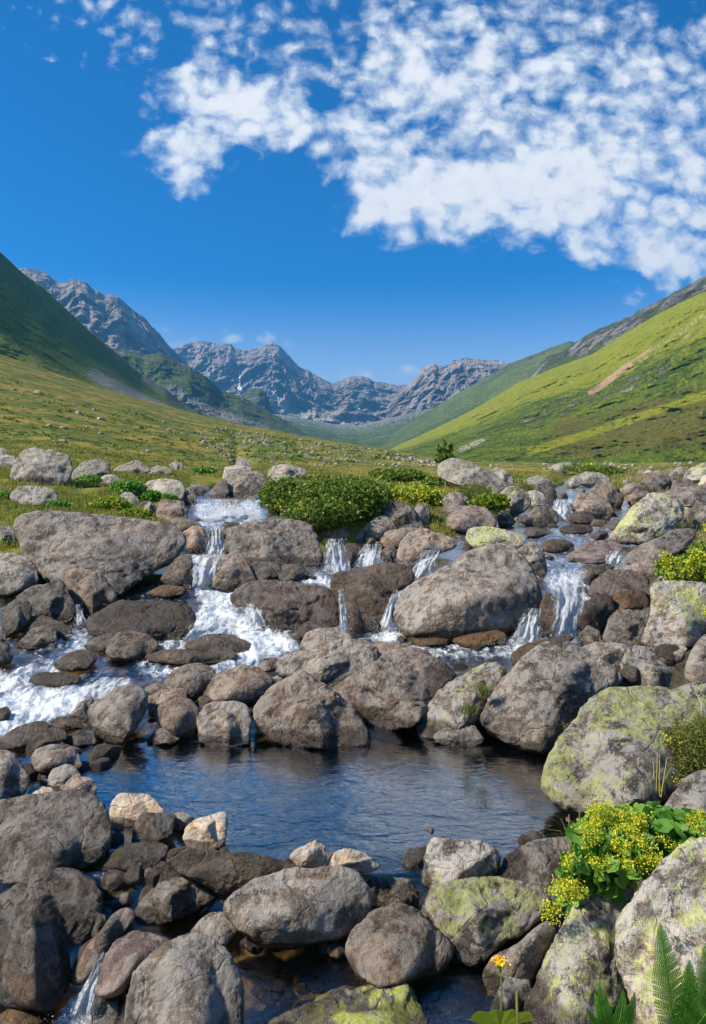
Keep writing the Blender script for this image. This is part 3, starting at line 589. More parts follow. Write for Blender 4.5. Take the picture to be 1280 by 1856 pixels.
# ------------------------------------------------------------------ rocks, each with its own outline, distance and depth
_seed = [100]
def rock(mat, label, outline, ang=.5, d=None, kd=.9, tilt=.68, ext=.07, group=None, name=None, soft=4.0):
    P = pts(outline); _seed[0] += 1; rng = np.random.default_rng(_seed[0])
    x0, x1, y0, y1 = P[:, 0].min(), P[:, 0].max(), P[:, 1].min(), P[:, 1].max(); w, h = x1 - x0, y1 - y0
    cx, cyy = (x0 + x1) / 2, (y0 + y1) / 2
    a_ = 0; sxx = syy = 0
    for i in range(len(P)):
        q = P[i - 1]; r = P[i]; cr = q[0] * r[1] - r[0] * q[1]; a_ += cr; sxx += (q[0] + r[0]) * cr; syy += (q[1] + r[1]) * cr
    cx, cyy = sxx / (3 * a_), syy / (3 * a_)
    base = gdepth(cx, y1) if d is None else d
    low = P[:, 1] > cyy; P = P.copy(); P[low, 1] = cyy + (P[low, 1] - cyy) * (1 + ext)
    # radial outline (outermost crossing), lightly rounded
    th = np.linspace(-math.pi, math.pi, 361)[:-1]; R = np.zeros(360); ct, st = np.cos(th), np.sin(th)
    for i in range(len(P)):
        ax, az = P[i - 1][0] - cx, cyy - P[i - 1][1]; bx, bz = P[i][0] - cx, cyy - P[i][1]
        ex, ez = bx - ax, bz - az; den = ct * ez - st * ex
        with np.errstate(all='ignore'):
            r = (ax * ez - az * ex) / den; k = (ax * st - az * ct) / den
        ok = (np.abs(den) > 1e-9) & (k >= -1e-6) & (k <= 1 + 1e-6) & (r > 0); R = np.where(ok & (r > R), r, R)
    R[R == 0] = min(w, h) * .3
    kk = np.exp(-.5 * (np.arange(-15, 16) / soft) ** 2); kk /= kk.sum(); R = np.convolve(np.concatenate([R[-15:], R, R[:15]]), kk, 'valid')
    size = max(w, h); lev = 6 if size > 150 else (5 if size > 55 else 4)
    V, Fc = ico(lev); x, y, z = V[:, 0], V[:, 1], V[:, 2]
    rho = np.hypot(x, z); tt = np.arctan2(z, x); Rv = np.interp((tt + math.pi) / (2 * math.pi) * 360, np.arange(361), np.append(R, R[0]))
    p = 2.25 + .5 * ang; ys = np.sign(y) * (1 - np.clip(rho, 0, 1) ** p) ** (1 / p)
    D = .5 * math.sqrt(w * h) * kd                     # half depth, in picture points
    u, v = rho * Rv * np.cos(tt), rho * Rv * np.sin(tt)
    un, vn = u / (w * .5), v / (h * .5)
    # flat facets: a top, flanks and broken faces
    kf = 7 if ang > .45 else (5 if ang > .25 else 3)
    sh = .012 + .07 * (1 - ang)
    for i in range(kf):
        if i == 0: nrm = np.array([rng.uniform(-.35, .35), -.55, .85])
        elif i == 1: nrm = np.array([-.8, -.6, rng.uniform(-.1, .4)])
        elif i == 2: nrm = np.array([.75, -.65, rng.uniform(-.3, .3)])
        else: nrm = np.array([rng.uniform(-.8, .8), -.7, rng.uniform(-.6, .7)])
        nrm = nrm / np.linalg.norm(nrm); dd = rng.uniform(.34, .62) + .14 * (1 - ang)
        yp = (dd - nrm[0] * un - nrm[2] * vn) / nrm[1]
        e = yp - ys; ys = ys + np.where(e > sh * 4, e, sh * np.log1p(np.exp(np.clip(e / sh, -30, 30)))) * (.55 + .45 * ang) * (y < 0)
    ys = np.where(y < 0, np.minimum(ys, -.22 * (1 - np.clip(rho, 0, 1) ** p) ** (1 / p)), ys)
    dep = base * (1 + (D * ys + tilt * D * (vn + 0.0) + tilt * D) / F)
    pw = ray(cx + u, cyy - v, dep)
    S = size / F * base                                 # metres across
    off = rng.uniform(-50, 50, 3); q = pw / S * 2.2 + off
    nr = V.copy(); nr[:, 1] *= .8
    n1 = fbm(q, 4, .5); n2 = fbm(q * 3.2, 4, .55, ridged=True); n3 = fbm(q * 9, 3, .55)
    tq = fbm(q * .8 + 70, 3) * 5; fq = tq - np.floor(tq); stair = smooth(fq, .30, .70) - fq
    disp = S * .030 * ang * stair + S * (.045 * n1 + .022 * (n2 - .2) + .008 * n3) * (.75 + .5 * ang)
    pw = pw + nr * disp[:, None]
    wl = np.where(pw[:, 1] < 24, Wl(pw[:, 0], np.clip(pw[:, 1], 1.3, 24)), -99)
    hb = np.minimum(0.065, .15 * h / F * base) * (1 + .5 * n1)
    wet = 1 - smooth(pw[:, 2] - wl, hb * .5, hb * 2.2)
    loc = ray(cx, y1, base * (1 + tilt * D / F)); loc = np.array([float(loc[0]), float(loc[1]), float(pw[:, 2].min())])
    nm = name or ('boulder' if size > 125 else 'rock')
    o = mesh_obj(nm, pw, Fc, M[mat], attrs={'wet': wet}, loc=loc)
    return tag(o, label, nm if name is None else name.split('_')[-1], group)

ROCKS = [
# --- left bank
('fgran', "big grey lichen-spotted boulder on the grass, above a pale angular one", "15,867 28,837 44,818 60,812 97,818 124,825 133,850 121,875 84,878 50,872", .8),
('fgran', "pale rock at the photo's edge on the meadow, beside the big grey grass boulder", "-25,820 0,826 12,824 28,828 30,842 18,850 -25,850", .5),
('fgran', "small grey rock cut by the photo's edge, highest on the left bank", "-12,818 0,811 10,814 15,823 0,828 -12,828", .5),
('fgran', "grey rounded boulder just right of the big grey boulder on the grass", "121,867 135,852 150,838 180,831 198,838 201,858 185,868 150,874 128,874", .5),
('fgran', "low pale rock in front of the rounded grey boulder on the grass", "176,868 195,860 215,862 217,877 200,882 180,878", .5),
('lich2', "long low rock with a peaked ridge lying in the grass behind the leafy plant", "201,855 215,845 248,835 268,846 276,855 240,861", .7),
('fgran', "flat grey rock following the peaked ridge rock in the grass", "265,852 285,844 305,846 314,857 290,862 268,860", .5),
('fgran', "small blocky rock on the grass left of the upper cascade", "306,843 318,835 332,840 331,852 315,855", .7),
('fgran', "broad grey rock above the brown block beside the upper left cascade", "258,884 268,872 300,868 325,872 337,885 330,904 300,899 275,892", .5),
('fgran', "pale angular rock half sunk in the grass above the huge slab", "16,900 35,882 50,881 90,884 103,895 106,910 85,916 40,914 25,908", .9),
('fgran', "small rounded rock beside the bright leafy plant on the left bank", "215,900 225,892 240,893 253,908 250,920 225,917", .4),
('gran', "grey stone between the small rounded rock and the brown block by the cascade", "255,912 270,907 284,918 281,936 260,927", .5),
('brown', "reddish brown block standing at the left edge of the upper cascade", "281,938 288,910 300,905 330,908 341,925 339,942 300,950", .8),
('gran', "small grey rock at the cascade's left lip, above the brown block", "330,897 343,888 356,898 356,914 335,914", .5),
('gran', "flat grey rock lying across the head of the left branch of the stream", "336,886 350,878 370,877 384,885 366,898 340,892", .4),
('gran', "upright grey rock in the head of the left branch, beside the blocky boulder pile", "377,897 390,880 402,870 412,871 415,892 412,902 385,902", .7),
('gran', "huge flat-topped grey slab, the largest rock of the left bank", "28,936 77,927 150,932 268,943 329,954 338,975 329,1002 302,1022 255,1042 215,1068 188,1066 120,1063 74,1045 45,1008 33,970", .55, dict(kd=.75)),
('brown', "rounded brown rock leaning on the right end of the huge slab", "297,948 318,938 345,940 362,948 367,962 340,968 310,960", .3),
('brown', "dark rounded rock under the right end of the huge slab, beside the narrow fall", "330,965 350,952 370,956 377,985 373,1005 345,1003 335,988", .3),
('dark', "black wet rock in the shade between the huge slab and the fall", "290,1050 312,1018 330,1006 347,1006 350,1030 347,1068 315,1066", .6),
('lich2', "rounded grey boulder at the photo's left edge below the grass", "-30,1012 0,1004 25,1003 50,1012 66,1030 71,1054 45,1068 15,1080 -30,1080", .3),
('fgran', "pale stone at the photo's left edge among the grass, above the rounded boulder", "-14,955 18,953 30,965 28,982 -14,988", .4),
('ochre', "small rusty stone wedged at the left end of the huge slab", "48,998 65,990 90,995 89,1007 65,1010", .5),
('brown', "dark rock below the rusty stone at the slab's left end", "40,1004 60,999 78,1006 77,1026 55,1034 43,1020", .5),
('brown', "pale-faced angular boulder leaning below the huge slab, moss at its foot", "114,1038 120,1028 150,1030 175,1040 192,1052 213,1078 207,1092 187,1090 170,1108 150,1118 138,1098 124,1072", .9),
('dark', "dark wedge-shaped boulder left of the pale-faced angular boulder", "25,1086 60,1060 80,1060 113,1051 126,1075 136,1095 136,1122 115,1131 85,1124 50,1100", .9),
('dark', "tall dark rock at the left end of the dark wedge-shaped boulder", "3,1124 15,1095 28,1086 48,1085 58,1100 56,1122 35,1145 6,1154", .6),
('wet', "flat dark slab with water trickling over it, below the pale-faced angular boulder", "156,1124 188,1104 215,1088 255,1090 296,1089 336,1099 359,1117 349,1133 329,1159 285,1160 235,1151 181,1154 158,1146", .7, dict(kd=.8)),
('ochre', "orange-brown flat rock in the water above the flat dark slab", "260,1077 290,1062 320,1057 336,1065 334,1077 300,1083", .3),
# --- left water's edge
('wet', "mossy dark rock by the white water under the dark wedge boulder", "30,1145 60,1116 75,1115 108,1128 131,1140 131,1154 110,1157 60,1152", .5),
('dark', "small wedge of dark rock in front of the mossy dark rock at the white water", "27,1170 60,1140 80,1135 102,1137 104,1160 98,1174 60,1176", .8),
('dark', "dark round rock cut by the photo's left edge beside the white water", "-22,1166 0,1163 15,1170 26,1186 20,1202 -22,1206", .3),
('dark', "little dark stone at the photo's left edge above the dark round rock", "-10,1146 10,1148 12,1160 0,1170 -10,1168", .5),
('dark', "thin dark flake of rock in the water under the flat dark slab", "152,1170 175,1155 200,1148 209,1155 201,1174 180,1180 160,1179", .6),
('brown', "rounded grey-brown rock sitting in the stream below the flat dark slab", "190,1182 200,1160 213,1145 240,1144 270,1150 286,1165 286,1179 255,1193 225,1196 200,1195", .5),
('wet', "low wet hump with water sliding over it, left of the rounded grey-brown rock", "95,1203 120,1185 150,1177 170,1182 177,1196 160,1213 130,1216 105,1213", .2),
('wet', "low ochre-tinged rock in the middle of the left white water", "48,1242 60,1222 80,1217 110,1220 140,1222 146,1236 110,1243 80,1243", .3),
('wet', "dark arched rock below the short fall, upper one of two flat ones", "330,1177 345,1160 380,1151 420,1152 455,1165 459,1177 430,1183 380,1179", .3),
('wet', "flat brown rock with orange lichen crust, just under the dark arched rock", "248,1192 280,1178 330,1178 360,1180 400,1172 425,1178 437,1190 400,1200 340,1205 280,1198", .3),
('brown', "rounded dark rock with moss at its foot behind the row of pool boulders", "296,1238 315,1215 340,1203 365,1202 385,1212 394,1226 386,1248 370,1264 340,1268 308,1258", .3),
('brown', "thin tilted slab between the mossy rounded rock and the double boulder", "262,1247 285,1238 310,1243 313,1257 280,1263 262,1260", .5),
('gran', "cracked double boulder at the pool's upper left, its two halves leaning together", "160,1292 165,1278 190,1262 205,1250 225,1241 255,1242 269,1258 266,1285 256,1302 241,1327 222,1347 195,1342 171,1324", .4),
('gran', "leaning shard of rock at the left side of the cracked double boulder", "126,1295 145,1275 165,1260 170,1268 161,1297 150,1313 131,1304", .9),
('brown', "flat block behind the warm rounded rock next to the double boulder", "267,1264 290,1254 320,1248 339,1250 341,1267 310,1279 290,1300 270,1298", .7),
('brown', "warm brown rounded rock right of the double boulder at the pool's edge", "279,1292 295,1272 320,1264 345,1268 361,1285 359,1317 350,1337 320,1334 289,1313", .4),
('brown', "small wedge stone half in the pool, in front of the warm rounded rock", "266,1342 280,1325 300,1317 320,1320 328,1338 310,1349 280,1349", .6),
('gran', "square-shouldered grey block at the pool's edge, left of the big triangular boulder", "357,1302 370,1280 385,1273 430,1272 450,1280 456,1310 453,1347 420,1353 380,1352 361,1342 361,1320", .7),
('brown', "wrinkled oval brown boulder above the square-shouldered block", "365,1247 378,1230 400,1218 440,1205 465,1208 490,1225 504,1240 491,1257 450,1275 400,1276 369,1267", .3),
('wet', "dark wet ledge where the left white water spills into the pool", "-20,1356 10,1330 40,1315 75,1305 94,1315 82,1342 40,1356", .6),
('wet', "second dark wet ledge, right of the first, at the foot of the left white water", "43,1353 65,1330 95,1318 118,1325 122,1337 90,1356 60,1361", .7),
('wet', "small wet brown rock under the leaning shard", "90,1306 110,1298 140,1305 152,1319 120,1325 100,1321", .4),
('dark', "black wet rock in the gap below the leaning shard at the pool's rim", "108,1343 140,1325 170,1325 177,1347 140,1353", .6),
('wet', "small wet rock poking out of the foam at the photo's left edge", "-12,1288 12,1280 21,1290 16,1304 -12,1308", .4),
# --- middle of the stream
('gran', "large boulder with a broad flat grey face, between two white falls", "408,975 415,958 445,948 490,942 545,942 565,955 575,980 586,1012 575,1026 520,1026 455,1025 425,1008 410,992", .8, dict(kd=.8)),
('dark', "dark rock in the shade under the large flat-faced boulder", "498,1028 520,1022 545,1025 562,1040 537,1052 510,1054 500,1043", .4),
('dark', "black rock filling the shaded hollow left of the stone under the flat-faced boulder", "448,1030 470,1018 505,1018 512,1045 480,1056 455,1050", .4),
('brown', "brown rounded rock beneath the flat-faced boulder, water falling at its left", "362,1027 380,1012 420,1003 440,1008 456,1030 465,1054 440,1068 405,1071 380,1061 365,1047", .5),
('purple', "broad purplish flat-topped rock with a rusty streak, water running off one end", "417,1097 425,1075 450,1055 500,1050 560,1062 605,1070 613,1100 615,1133 590,1137 540,1141 500,1141 470,1128 463,1107 440,1100", .8, dict(kd=.8)),
('wet', "dark folded boulder between two thin falls, right of the purplish flat rock", "601,1057 608,1038 640,1035 690,1020 730,1022 750,1035 751,1052 736,1067 711,1074 701,1102 691,1132 660,1143 635,1141 624,1112 609,1082", .8),
('dark', "small dark rock at the upper right tip of the dark folded boulder", "714,1033 735,1015 755,1018 770,1030 766,1047 745,1053 728,1048", .4),
('wet', "wet knob with water parting round it in the middle fall", "613,1005 630,985 650,985 661,1000 657,1025 630,1031 614,1025", .4),
('brown', "brown rock at the foot of the dark shrub, above the middle fall", "582,953 600,940 620,940 633,955 636,975 610,979 589,971", .5),
('gran', "slanting pale boulder right of the dark shrub's foot", "640,977 660,955 680,940 697,932 711,945 721,958 701,973 670,983 649,981", .8),
('gran', "grey boulder leaning behind the slanting pale one, under the yellow bush", "696,927 705,912 725,908 745,920 760,938 769,957 735,960 714,953 701,942", .6),
('gran', "dark grey rock tucked into the yellow-flowered bush", "747,927 760,912 775,913 781,930 776,950 758,948", .5),
('brown', "rounded brown boulder upstream of the broken brown one, above the middle fall", "689,978 700,963 730,956 755,957 766,965 751,978 741,991 710,994 692,988", .4),
('brown', "broken brown boulder with a ridge down its face, above the dark folded boulder", "719,1012 725,985 740,965 765,958 800,970 825,978 828,992 800,1001 780,1013 740,1021", .8),
('dark', "dark angular stone at the left end of the broken brown boulder", "689,1003 702,988 715,988 719,1006 711,1018 691,1018", .9),
('brown', "long rounded brown boulder behind the great round boulder's lichen cap", "777,945 790,928 810,918 835,917 880,920 896,935 901,954 870,965 830,965 789,958", .4),
('gran', "small pale rock right of the yellow-flowered bush", "799,908 815,893 835,893 851,905 846,920 810,923", .5),
('gran', "pale streaked block boulder at the head of the left branch", "411,893 412,860 420,850 450,852 478,858 487,870 476,888 450,901 420,901", .7),
('fgran', "block standing behind the pale streaked boulder", "403,868 408,847 430,843 460,848 452,863 415,873", .6),
('fgran', "pointed grey rock rising behind the pale streaked boulder", "427,846 430,830 435,826 450,836 461,848 445,853", .9),
('lich2', "long pale greenish rock on the grass left of the dark shrub", "484,860 495,845 510,842 545,847 558,850 551,864 520,868 495,868", .6),
('fgran', "grey rock in front of the long pale greenish rock", "487,872 500,859 520,858 531,865 516,877 495,878", .5),
('dark', "dark brown rock at the right side of the upper left cascade", "483,933 490,912 510,907 535,912 541,932 525,941 495,941", .6),
('dark', "low dark rock under the dark brown one beside the upper left cascade", "474,945 490,935 520,935 550,932 559,941 540,951 490,951", .4),
('dark', "black rock in the upper left cascade, between two strands", "393,962 408,946 432,947 436,960 412,972", .4),
('dark', "small black stone at the top of the upper left cascade", "394,915 410,902 425,903 436,912 421,921 400,921", .4),
('dark', "black rock beside the narrow double fall, below the cascade", "405,990 412,972 428,962 434,985 422,1006 408,1006", .4),
('gran', "low rounded grey rock behind the row of pool boulders, under the mossy stone", "544,1168 555,1148 580,1138 610,1137 630,1147 642,1159 611,1176 570,1186 547,1183", .4),
('gran', "broad angular grey boulder behind the big triangular one, pale ridge to the right", "497,1208 520,1185 560,1178 600,1162 640,1158 665,1165 686,1180 682,1203 651,1219 610,1244 585,1249 564,1233 508,1226", .9),
('brown', "long flat wet rock behind the two broad boulders of the pool row", "671,1173 690,1163 730,1168 770,1180 792,1191 761,1208 700,1213 674,1203", .5),
('brown', "large boulder with a scooped top and shaded underside beside the triangular one", "592,1258 610,1245 660,1215 700,1190 720,1181 750,1182 790,1195 815,1210 826,1222 822,1243 791,1269 770,1294 745,1315 690,1317 648,1299 619,1278", .8),
('brown', "big triangular boulder standing in the pool, lowest of the middle row", "461,1293 475,1265 495,1245 520,1230 540,1218 555,1219 575,1235 595,1245 620,1265 645,1290 666,1320 674,1343 660,1353 600,1356 540,1352 499,1344 468,1318", .6),
('lich2', "tilted boulder with green moss and a grass tuft on its face", "755,1314 770,1280 800,1250 840,1222 880,1200 910,1200 921,1215 906,1245 881,1280 861,1318 800,1335 758,1330", .5),
('purple', "small round purplish stone at the left of the broad angular boulder", "467,1208 480,1193 500,1191 506,1200 496,1218 474,1218", .2),
('wet', "moss-topped dark rock in the white water under the purplish flat rock", "528,1158 545,1135 560,1125 580,1122 597,1135 592,1143 560,1148 540,1161", .5),
('gran', "pale half-sunken stone in the pool at the mossy boulder's foot", "783,1333 810,1318 840,1306 860,1315 880,1342 860,1354 820,1354 788,1343", .6),
('gran', "great rounded boulder with a bare brown side, the largest in midstream", "714,1108 725,1075 745,1060 790,1040 840,1005 870,992 910,985 940,1000 965,1030 984,1075 981,1102 960,1124 920,1142 860,1154 800,1159 750,1154 723,1138", .35),
('lichen', "lichen-capped boulder perched behind the top of the great rounded boulder", "842,978 850,958 880,955 915,962 945,970 956,978 940,993 900,998 859,993", .6),
('gran', "dark shouldered rock leaning on the great rounded boulder's right side", "934,1003 950,988 965,980 985,995 992,1032 985,1045 960,1038 944,1018", .7),
('ochre', "low orange-brown rock under the right side of the great rounded boulder", "818,1157 850,1145 900,1140 919,1150 916,1168 870,1173 829,1171", .4),
('ochre', "low ledge of brown rock under the left side of the great rounded boulder", "735,1158 760,1150 815,1154 812,1168 765,1172", .4),
# --- right side
('fgran', "big slanting grey boulder on the far bank, dark and rough, right of the tall plant", "793,862 798,840 820,832 850,838 890,855 915,872 923,887 895,893 860,891 828,878", .6),
('fgran', "grey rock at the right end of the big slanting boulder", "889,857 900,847 915,850 933,870 931,880 910,878", .6),
('lich2', "rounded lichen boulder below the small bright green plant on the right", "899,900 920,882 935,880 956,895 964,912 951,928 930,936 909,923", .5),
('fgran', "grey rock beside the rounded lichen boulder, toward the right fall", "944,895 970,888 986,895 990,917 970,923 954,908", .6),
('fgran', "flat grey slab above the upper right fall's dark rocks", "939,883 955,868 975,862 996,870 1000,880 970,888", .5),
('dark', "dark rock at the left lip of the upper right fall", "964,883 990,878 1005,885 1011,900 1001,915 985,908 974,893", .5),
('dark', "dark boulder at the foot of the upper right fall, left side", "954,938 970,918 990,917 1011,928 1013,947 985,953 959,951", .5),
('brown', "small brown rock right of the long rounded brown boulder", "901,938 908,925 920,928 936,945 926,955 904,953", .5),
('dark', "small flat dark stone beside the dark boulder at the right fall's foot", "934,941 950,932 970,938 982,946 956,953", .4),
('brown', "tall rounded boulder behind the front one, right of the upper right fall", "1063,896 1085,875 1100,872 1120,885 1130,900 1126,918 1105,921 1084,908", .5),
('brown', "rounded boulder in front, right of the upper right fall", "1038,917 1050,896 1075,893 1100,905 1114,925 1106,941 1075,940 1049,933", .4),
('wet', "flat wet rock under the rounded boulder beside the upper right fall", "1026,940 1040,928 1060,927 1075,935 1086,946 1050,951", .4),
('lichen', "large triangular boulder with yellow-green lichen on its slanting top, right of the rapids", "1100,978 1120,950 1150,920 1175,895 1200,893 1225,905 1241,920 1236,942 1206,968 1170,984 1128,984", .9),
('gran', "long grey boulder below the large triangular lichen boulder", "1128,1013 1155,990 1190,978 1220,960 1250,957 1266,968 1241,993 1211,1013 1180,1022 1138,1024", .5),
('purple', "flat purplish rock awash in the right rapids", "1023,1011 1060,985 1090,980 1120,982 1132,997 1116,1013 1080,1021 1043,1018", .6, dict(tilt=1.3)),
('wet', "mossy low rock left of the flat purplish rock in the right rapids", "980,988 1000,977 1020,977 1041,985 1041,998 1010,1001 983,998", .4),
('wet', "dark low rock in the right rapids under the rounded front boulder", "1013,958 1035,950 1070,952 1077,963 1040,968 1016,965", .4),
('wet', "flat wet stone where the rapids begin, left of the dark low rock", "949,963 965,955 990,958 1001,966 975,975 951,971", .4),
('wet', "small ochre stone in the rapids near the triangular lichen boulder's tip", "1068,972 1085,961 1102,964 1104,974 1085,980", .4),
('wet', "mossy dark rock at the right edge of the main right fall", "1053,1041 1070,1028 1100,1022 1117,1028 1102,1037 1087,1047 1070,1061 1056,1055", .5),
('purple', "reddish brown boulder right of the main right fall", "1066,1078 1075,1055 1100,1035 1140,1032 1170,1045 1177,1067 1150,1078 1100,1085", .6),
('brown', "brown block above the reddish boulder, behind it", "1128,1033 1150,1020 1180,1014 1194,1025 1191,1048 1165,1048 1144,1041", .6),
('ochre', "rusty brown brick-shaped rock under the reddish boulder", "1109,1088 1115,1075 1150,1070 1172,1072 1178,1092 1171,1105 1130,1106 1112,1103", .8),
('wet', "mossy wet boulder beside the main right fall, left of the rusty brick-shaped rock", "1043,1113 1060,1090 1080,1080 1108,1078 1114,1102 1101,1128 1086,1154 1060,1144 1046,1128", .5),
('wet', "mossy green-black rock splitting the main right fall in two", "971,1128 985,1080 1000,1073 1020,1085 1027,1097 1012,1123 1007,1143 990,1154 977,1144", .5),
('lich2', "tall lichen-spotted boulder on the right bank below the yellow flowers", "1163,1163 1180,1110 1180,1060 1215,1052 1280,1058 1310,1100 1300,1145 1250,1171 1200,1176", .7),
('gran', "rock at the photo's right edge above the long grey boulder", "1254,948 1265,925 1285,912 1310,940 1300,958 1265,958", .5),
('brown', "pinkish slanting boulder in the pile far up the right bank", "1128,893 1160,875 1190,858 1205,855 1216,870 1196,888 1160,895", .7),
('brown', "dark rounded boulder right of the pinkish slanting one, up the right bank", "1195,878 1210,860 1225,853 1234,865 1226,888 1205,888", .5),
('purple', "small reddish block in the boulder pile up the right bank", "1215,889 1220,870 1250,868 1259,875 1256,893 1225,895", .8),
('fgran', "pale round boulder at the right bank's skyline, by the photo's edge", "1238,865 1250,850 1275,840 1300,845 1300,873 1255,871", .5),
('pale', "cream boulder at the photo's right edge behind the small reddish block", "1263,883 1275,862 1300,858 1300,888", .5),
('gran', "wide grey slab behind the large triangular lichen boulder", "1194,895 1215,888 1260,880 1300,878 1300,913 1240,918 1219,903", .5),
('brown', "flat brown stone lying left of the wide grey slab", "1128,903 1150,892 1175,890 1181,902 1150,913", .5),
('fgran', "small grey rock standing in the stream's far bend", "1023,877 1040,863 1055,868 1051,882 1030,885", .5),
('fgran', "wide grey rock beyond the tall rounded boulder, by the green meadow", "1038,865 1060,855 1090,857 1111,870 1080,883 1050,878", .5),
('fgran', "far grey rock lying in the bright meadow beyond the stream", "988,850 1010,840 1030,837 1046,845 1030,856 1000,856", .6),
('gran', "large pale boulder with a dark cracked foot, at the pool's upper right", "870,1303 880,1285 915,1235 945,1195 980,1170 1010,1160 1045,1168 1070,1185 1100,1205 1127,1220 1122,1243 1082,1266 1052,1294 1032,1324 1011,1349 985,1361 935,1349 888,1323", .6),
('ochre', "wet orange-edged rock under the foot of the main right fall", "928,1203 935,1178 960,1165 1000,1158 1030,1150 1047,1160 1000,1178 952,1213", .5),
('gran', "flat grey rock behind the large pale boulder's right shoulder", "1048,1175 1080,1165 1120,1165 1142,1170 1132,1203 1100,1208 1068,1188", .5),
('lichen', "knobbly lichen boulder between the large pale boulder and the photo's right edge", "1123,1213 1132,1185 1145,1170 1180,1172 1220,1185 1247,1205 1252,1232 1230,1254 1170,1249 1138,1238", .7),
('gran', "angular grey block below the rusty brick-shaped rock", "1091,1158 1105,1120 1120,1107 1150,1105 1180,1110 1167,1153 1161,1171 1108,1169", .9),
('dark', "dark wet rock between the mossy wet boulder and the angular grey block", "1048,1150 1065,1133 1087,1143 1092,1167 1058,1170", .6),
('gran', "pale rock at the photo's right edge above the great lichen boulder", "1241,1213 1250,1185 1270,1155 1310,1135 1310,1235 1260,1240 1243,1228", .5),
('pale', "small pale stone between the knobbly lichen boulder and the tall spotted one", "1194,1175 1220,1165 1247,1175 1236,1193 1210,1188", .5),
('lichen', "great lichen-covered boulder on the pool's right shore", "984,1403 1000,1370 1035,1310 1065,1265 1110,1245 1180,1245 1225,1255 1260,1238 1320,1235 1340,1330 1320,1405 1240,1436 1180,1456 1100,1468 1028,1460 993,1434", .6),
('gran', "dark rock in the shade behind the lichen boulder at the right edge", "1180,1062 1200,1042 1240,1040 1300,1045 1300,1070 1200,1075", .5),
# --- nearest shore
('gran', "grey boulder at the photo's left edge by the near end of the pool", "-40,1362 15,1360 30,1370 45,1395 56,1415 41,1443 10,1459 -40,1459", .3),
('gran', "smooth grey rock in the water beside the left-edge boulder", "54,1377 65,1358 90,1350 120,1349 140,1360 151,1387 125,1403 85,1405 59,1396", .4),
('gran', "pale grey rock leaning behind the rounded stone on the near left shore", "82,1427 95,1395 120,1385 135,1388 148,1407 131,1428 100,1435", .7),
('brown', "rounded two-toned stone on top of the big dark boulder", "103,1443 115,1415 140,1406 165,1410 176,1426 173,1441 140,1445", .3),
('pale', "small cream oval stone resting on the back of the big dark boulder", "44,1448 55,1430 75,1425 95,1428 99,1442 75,1453", .2),
('dark', "big dark boulder with a pale-streaked top on the near left shore", "-40,1462 20,1450 80,1440 140,1432 165,1437 187,1460 195,1490 201,1522 191,1549 150,1575 90,1586 30,1596 -40,1596", .6),
('pale', "tan flat-topped stone at the pool's near left rim", "199,1483 202,1455 215,1438 270,1440 285,1455 299,1471 281,1488 240,1498 214,1498", .8),
('dark', "grey slate-coloured stone between the tan stone and the white one", "239,1528 245,1490 258,1472 300,1475 321,1478 311,1513 280,1526 249,1534", .8),
('gran', "small grey stone behind the white stone at the pool's rim", "307,1478 330,1471 350,1480 356,1496 330,1513 309,1503", .6),
('pale', "white angular stone with an ochre foot at the pool's near rim", "331,1521 335,1500 355,1485 390,1475 412,1469 411,1502 406,1534 375,1544 344,1541", .9),
('ochre', "little mossy ochre stone in front of the slate-coloured stone", "275,1518 285,1507 300,1508 312,1521 295,1530", .2),
('wet', "knobbly wet rock with water trickling over it, under the slate-coloured stone", "174,1568 200,1545 230,1530 280,1525 306,1535 296,1563 270,1579 220,1574", .5),
('dark', "black veined rock in the gap below the knobbly wet rock", "148,1581 180,1568 220,1565 255,1575 266,1591 256,1614 220,1624 190,1629 164,1608", .5),
('wet', "wet ledge that dams the pool, glossy with a skin of running water", "297,1558 312,1534 340,1536 400,1546 470,1549 500,1561 545,1562 548,1580 500,1598 450,1606 400,1616 378,1606 308,1572", .5, dict(tilt=.3, d=2.46, kd=.7)),
('dark', "dark three-cornered boulder with a light upper edge, below the dam ledge", "241,1654 260,1610 280,1570 293,1560 320,1575 370,1600 402,1613 396,1628 361,1649 300,1670 253,1675", .9),
('dark', "huge dark boulder with a yellowish streaked face, at the photo's lower left", "-50,1660 0,1625 50,1590 95,1575 130,1573 165,1595 184,1627 181,1662 151,1713 131,1749 116,1794 90,1825 40,1821 -50,1800", .6),
('brown', "long finger-shaped rock lying between the huge dark boulder and the little fall", "126,1742 140,1720 180,1690 205,1655 225,1642 243,1650 248,1667 231,1688 201,1713 186,1749 150,1782 126,1776", .3),
('purple', "smooth grey rock whose pale tip hangs over the little fall", "170,1799 190,1740 210,1705 245,1687 275,1692 317,1706 291,1728 251,1759 226,1794 200,1805 178,1805", .4),
('gran', "rough granite boulder, pale and rounded, at the bottom of the photo", "222,1880 232,1800 250,1760 300,1710 355,1690 385,1700 420,1735 436,1780 440,1880 330,1910", .4),
('gran', "small faceted stone behind the rough granite boulder's shoulder", "343,1693 360,1670 385,1653 415,1655 431,1665 429,1687 411,1712 388,1716", .9),
('ochre', "rusty wet rock in the corner under the huge dark boulder", "-20,1850 30,1822 65,1814 101,1832 82,1854 20,1866", .4),
('dark', "black rock under the pale tip beside the little fall", "165,1815 200,1792 238,1780 246,1832 232,1876 168,1876", .5),
('dark', "small dark stone against the huge dark boulder's right flank", "163,1694 180,1655 193,1660 192,1683 175,1706", .5),
('gran', "large egg-shaped boulder lying at the foot of the pool, two tan stones behind it", "402,1643 420,1620 470,1590 530,1576 600,1572 640,1580 665,1605 678,1642 661,1669 620,1700 540,1713 480,1711 439,1689 414,1663", .2, dict(tilt=.35, kd=.6)),
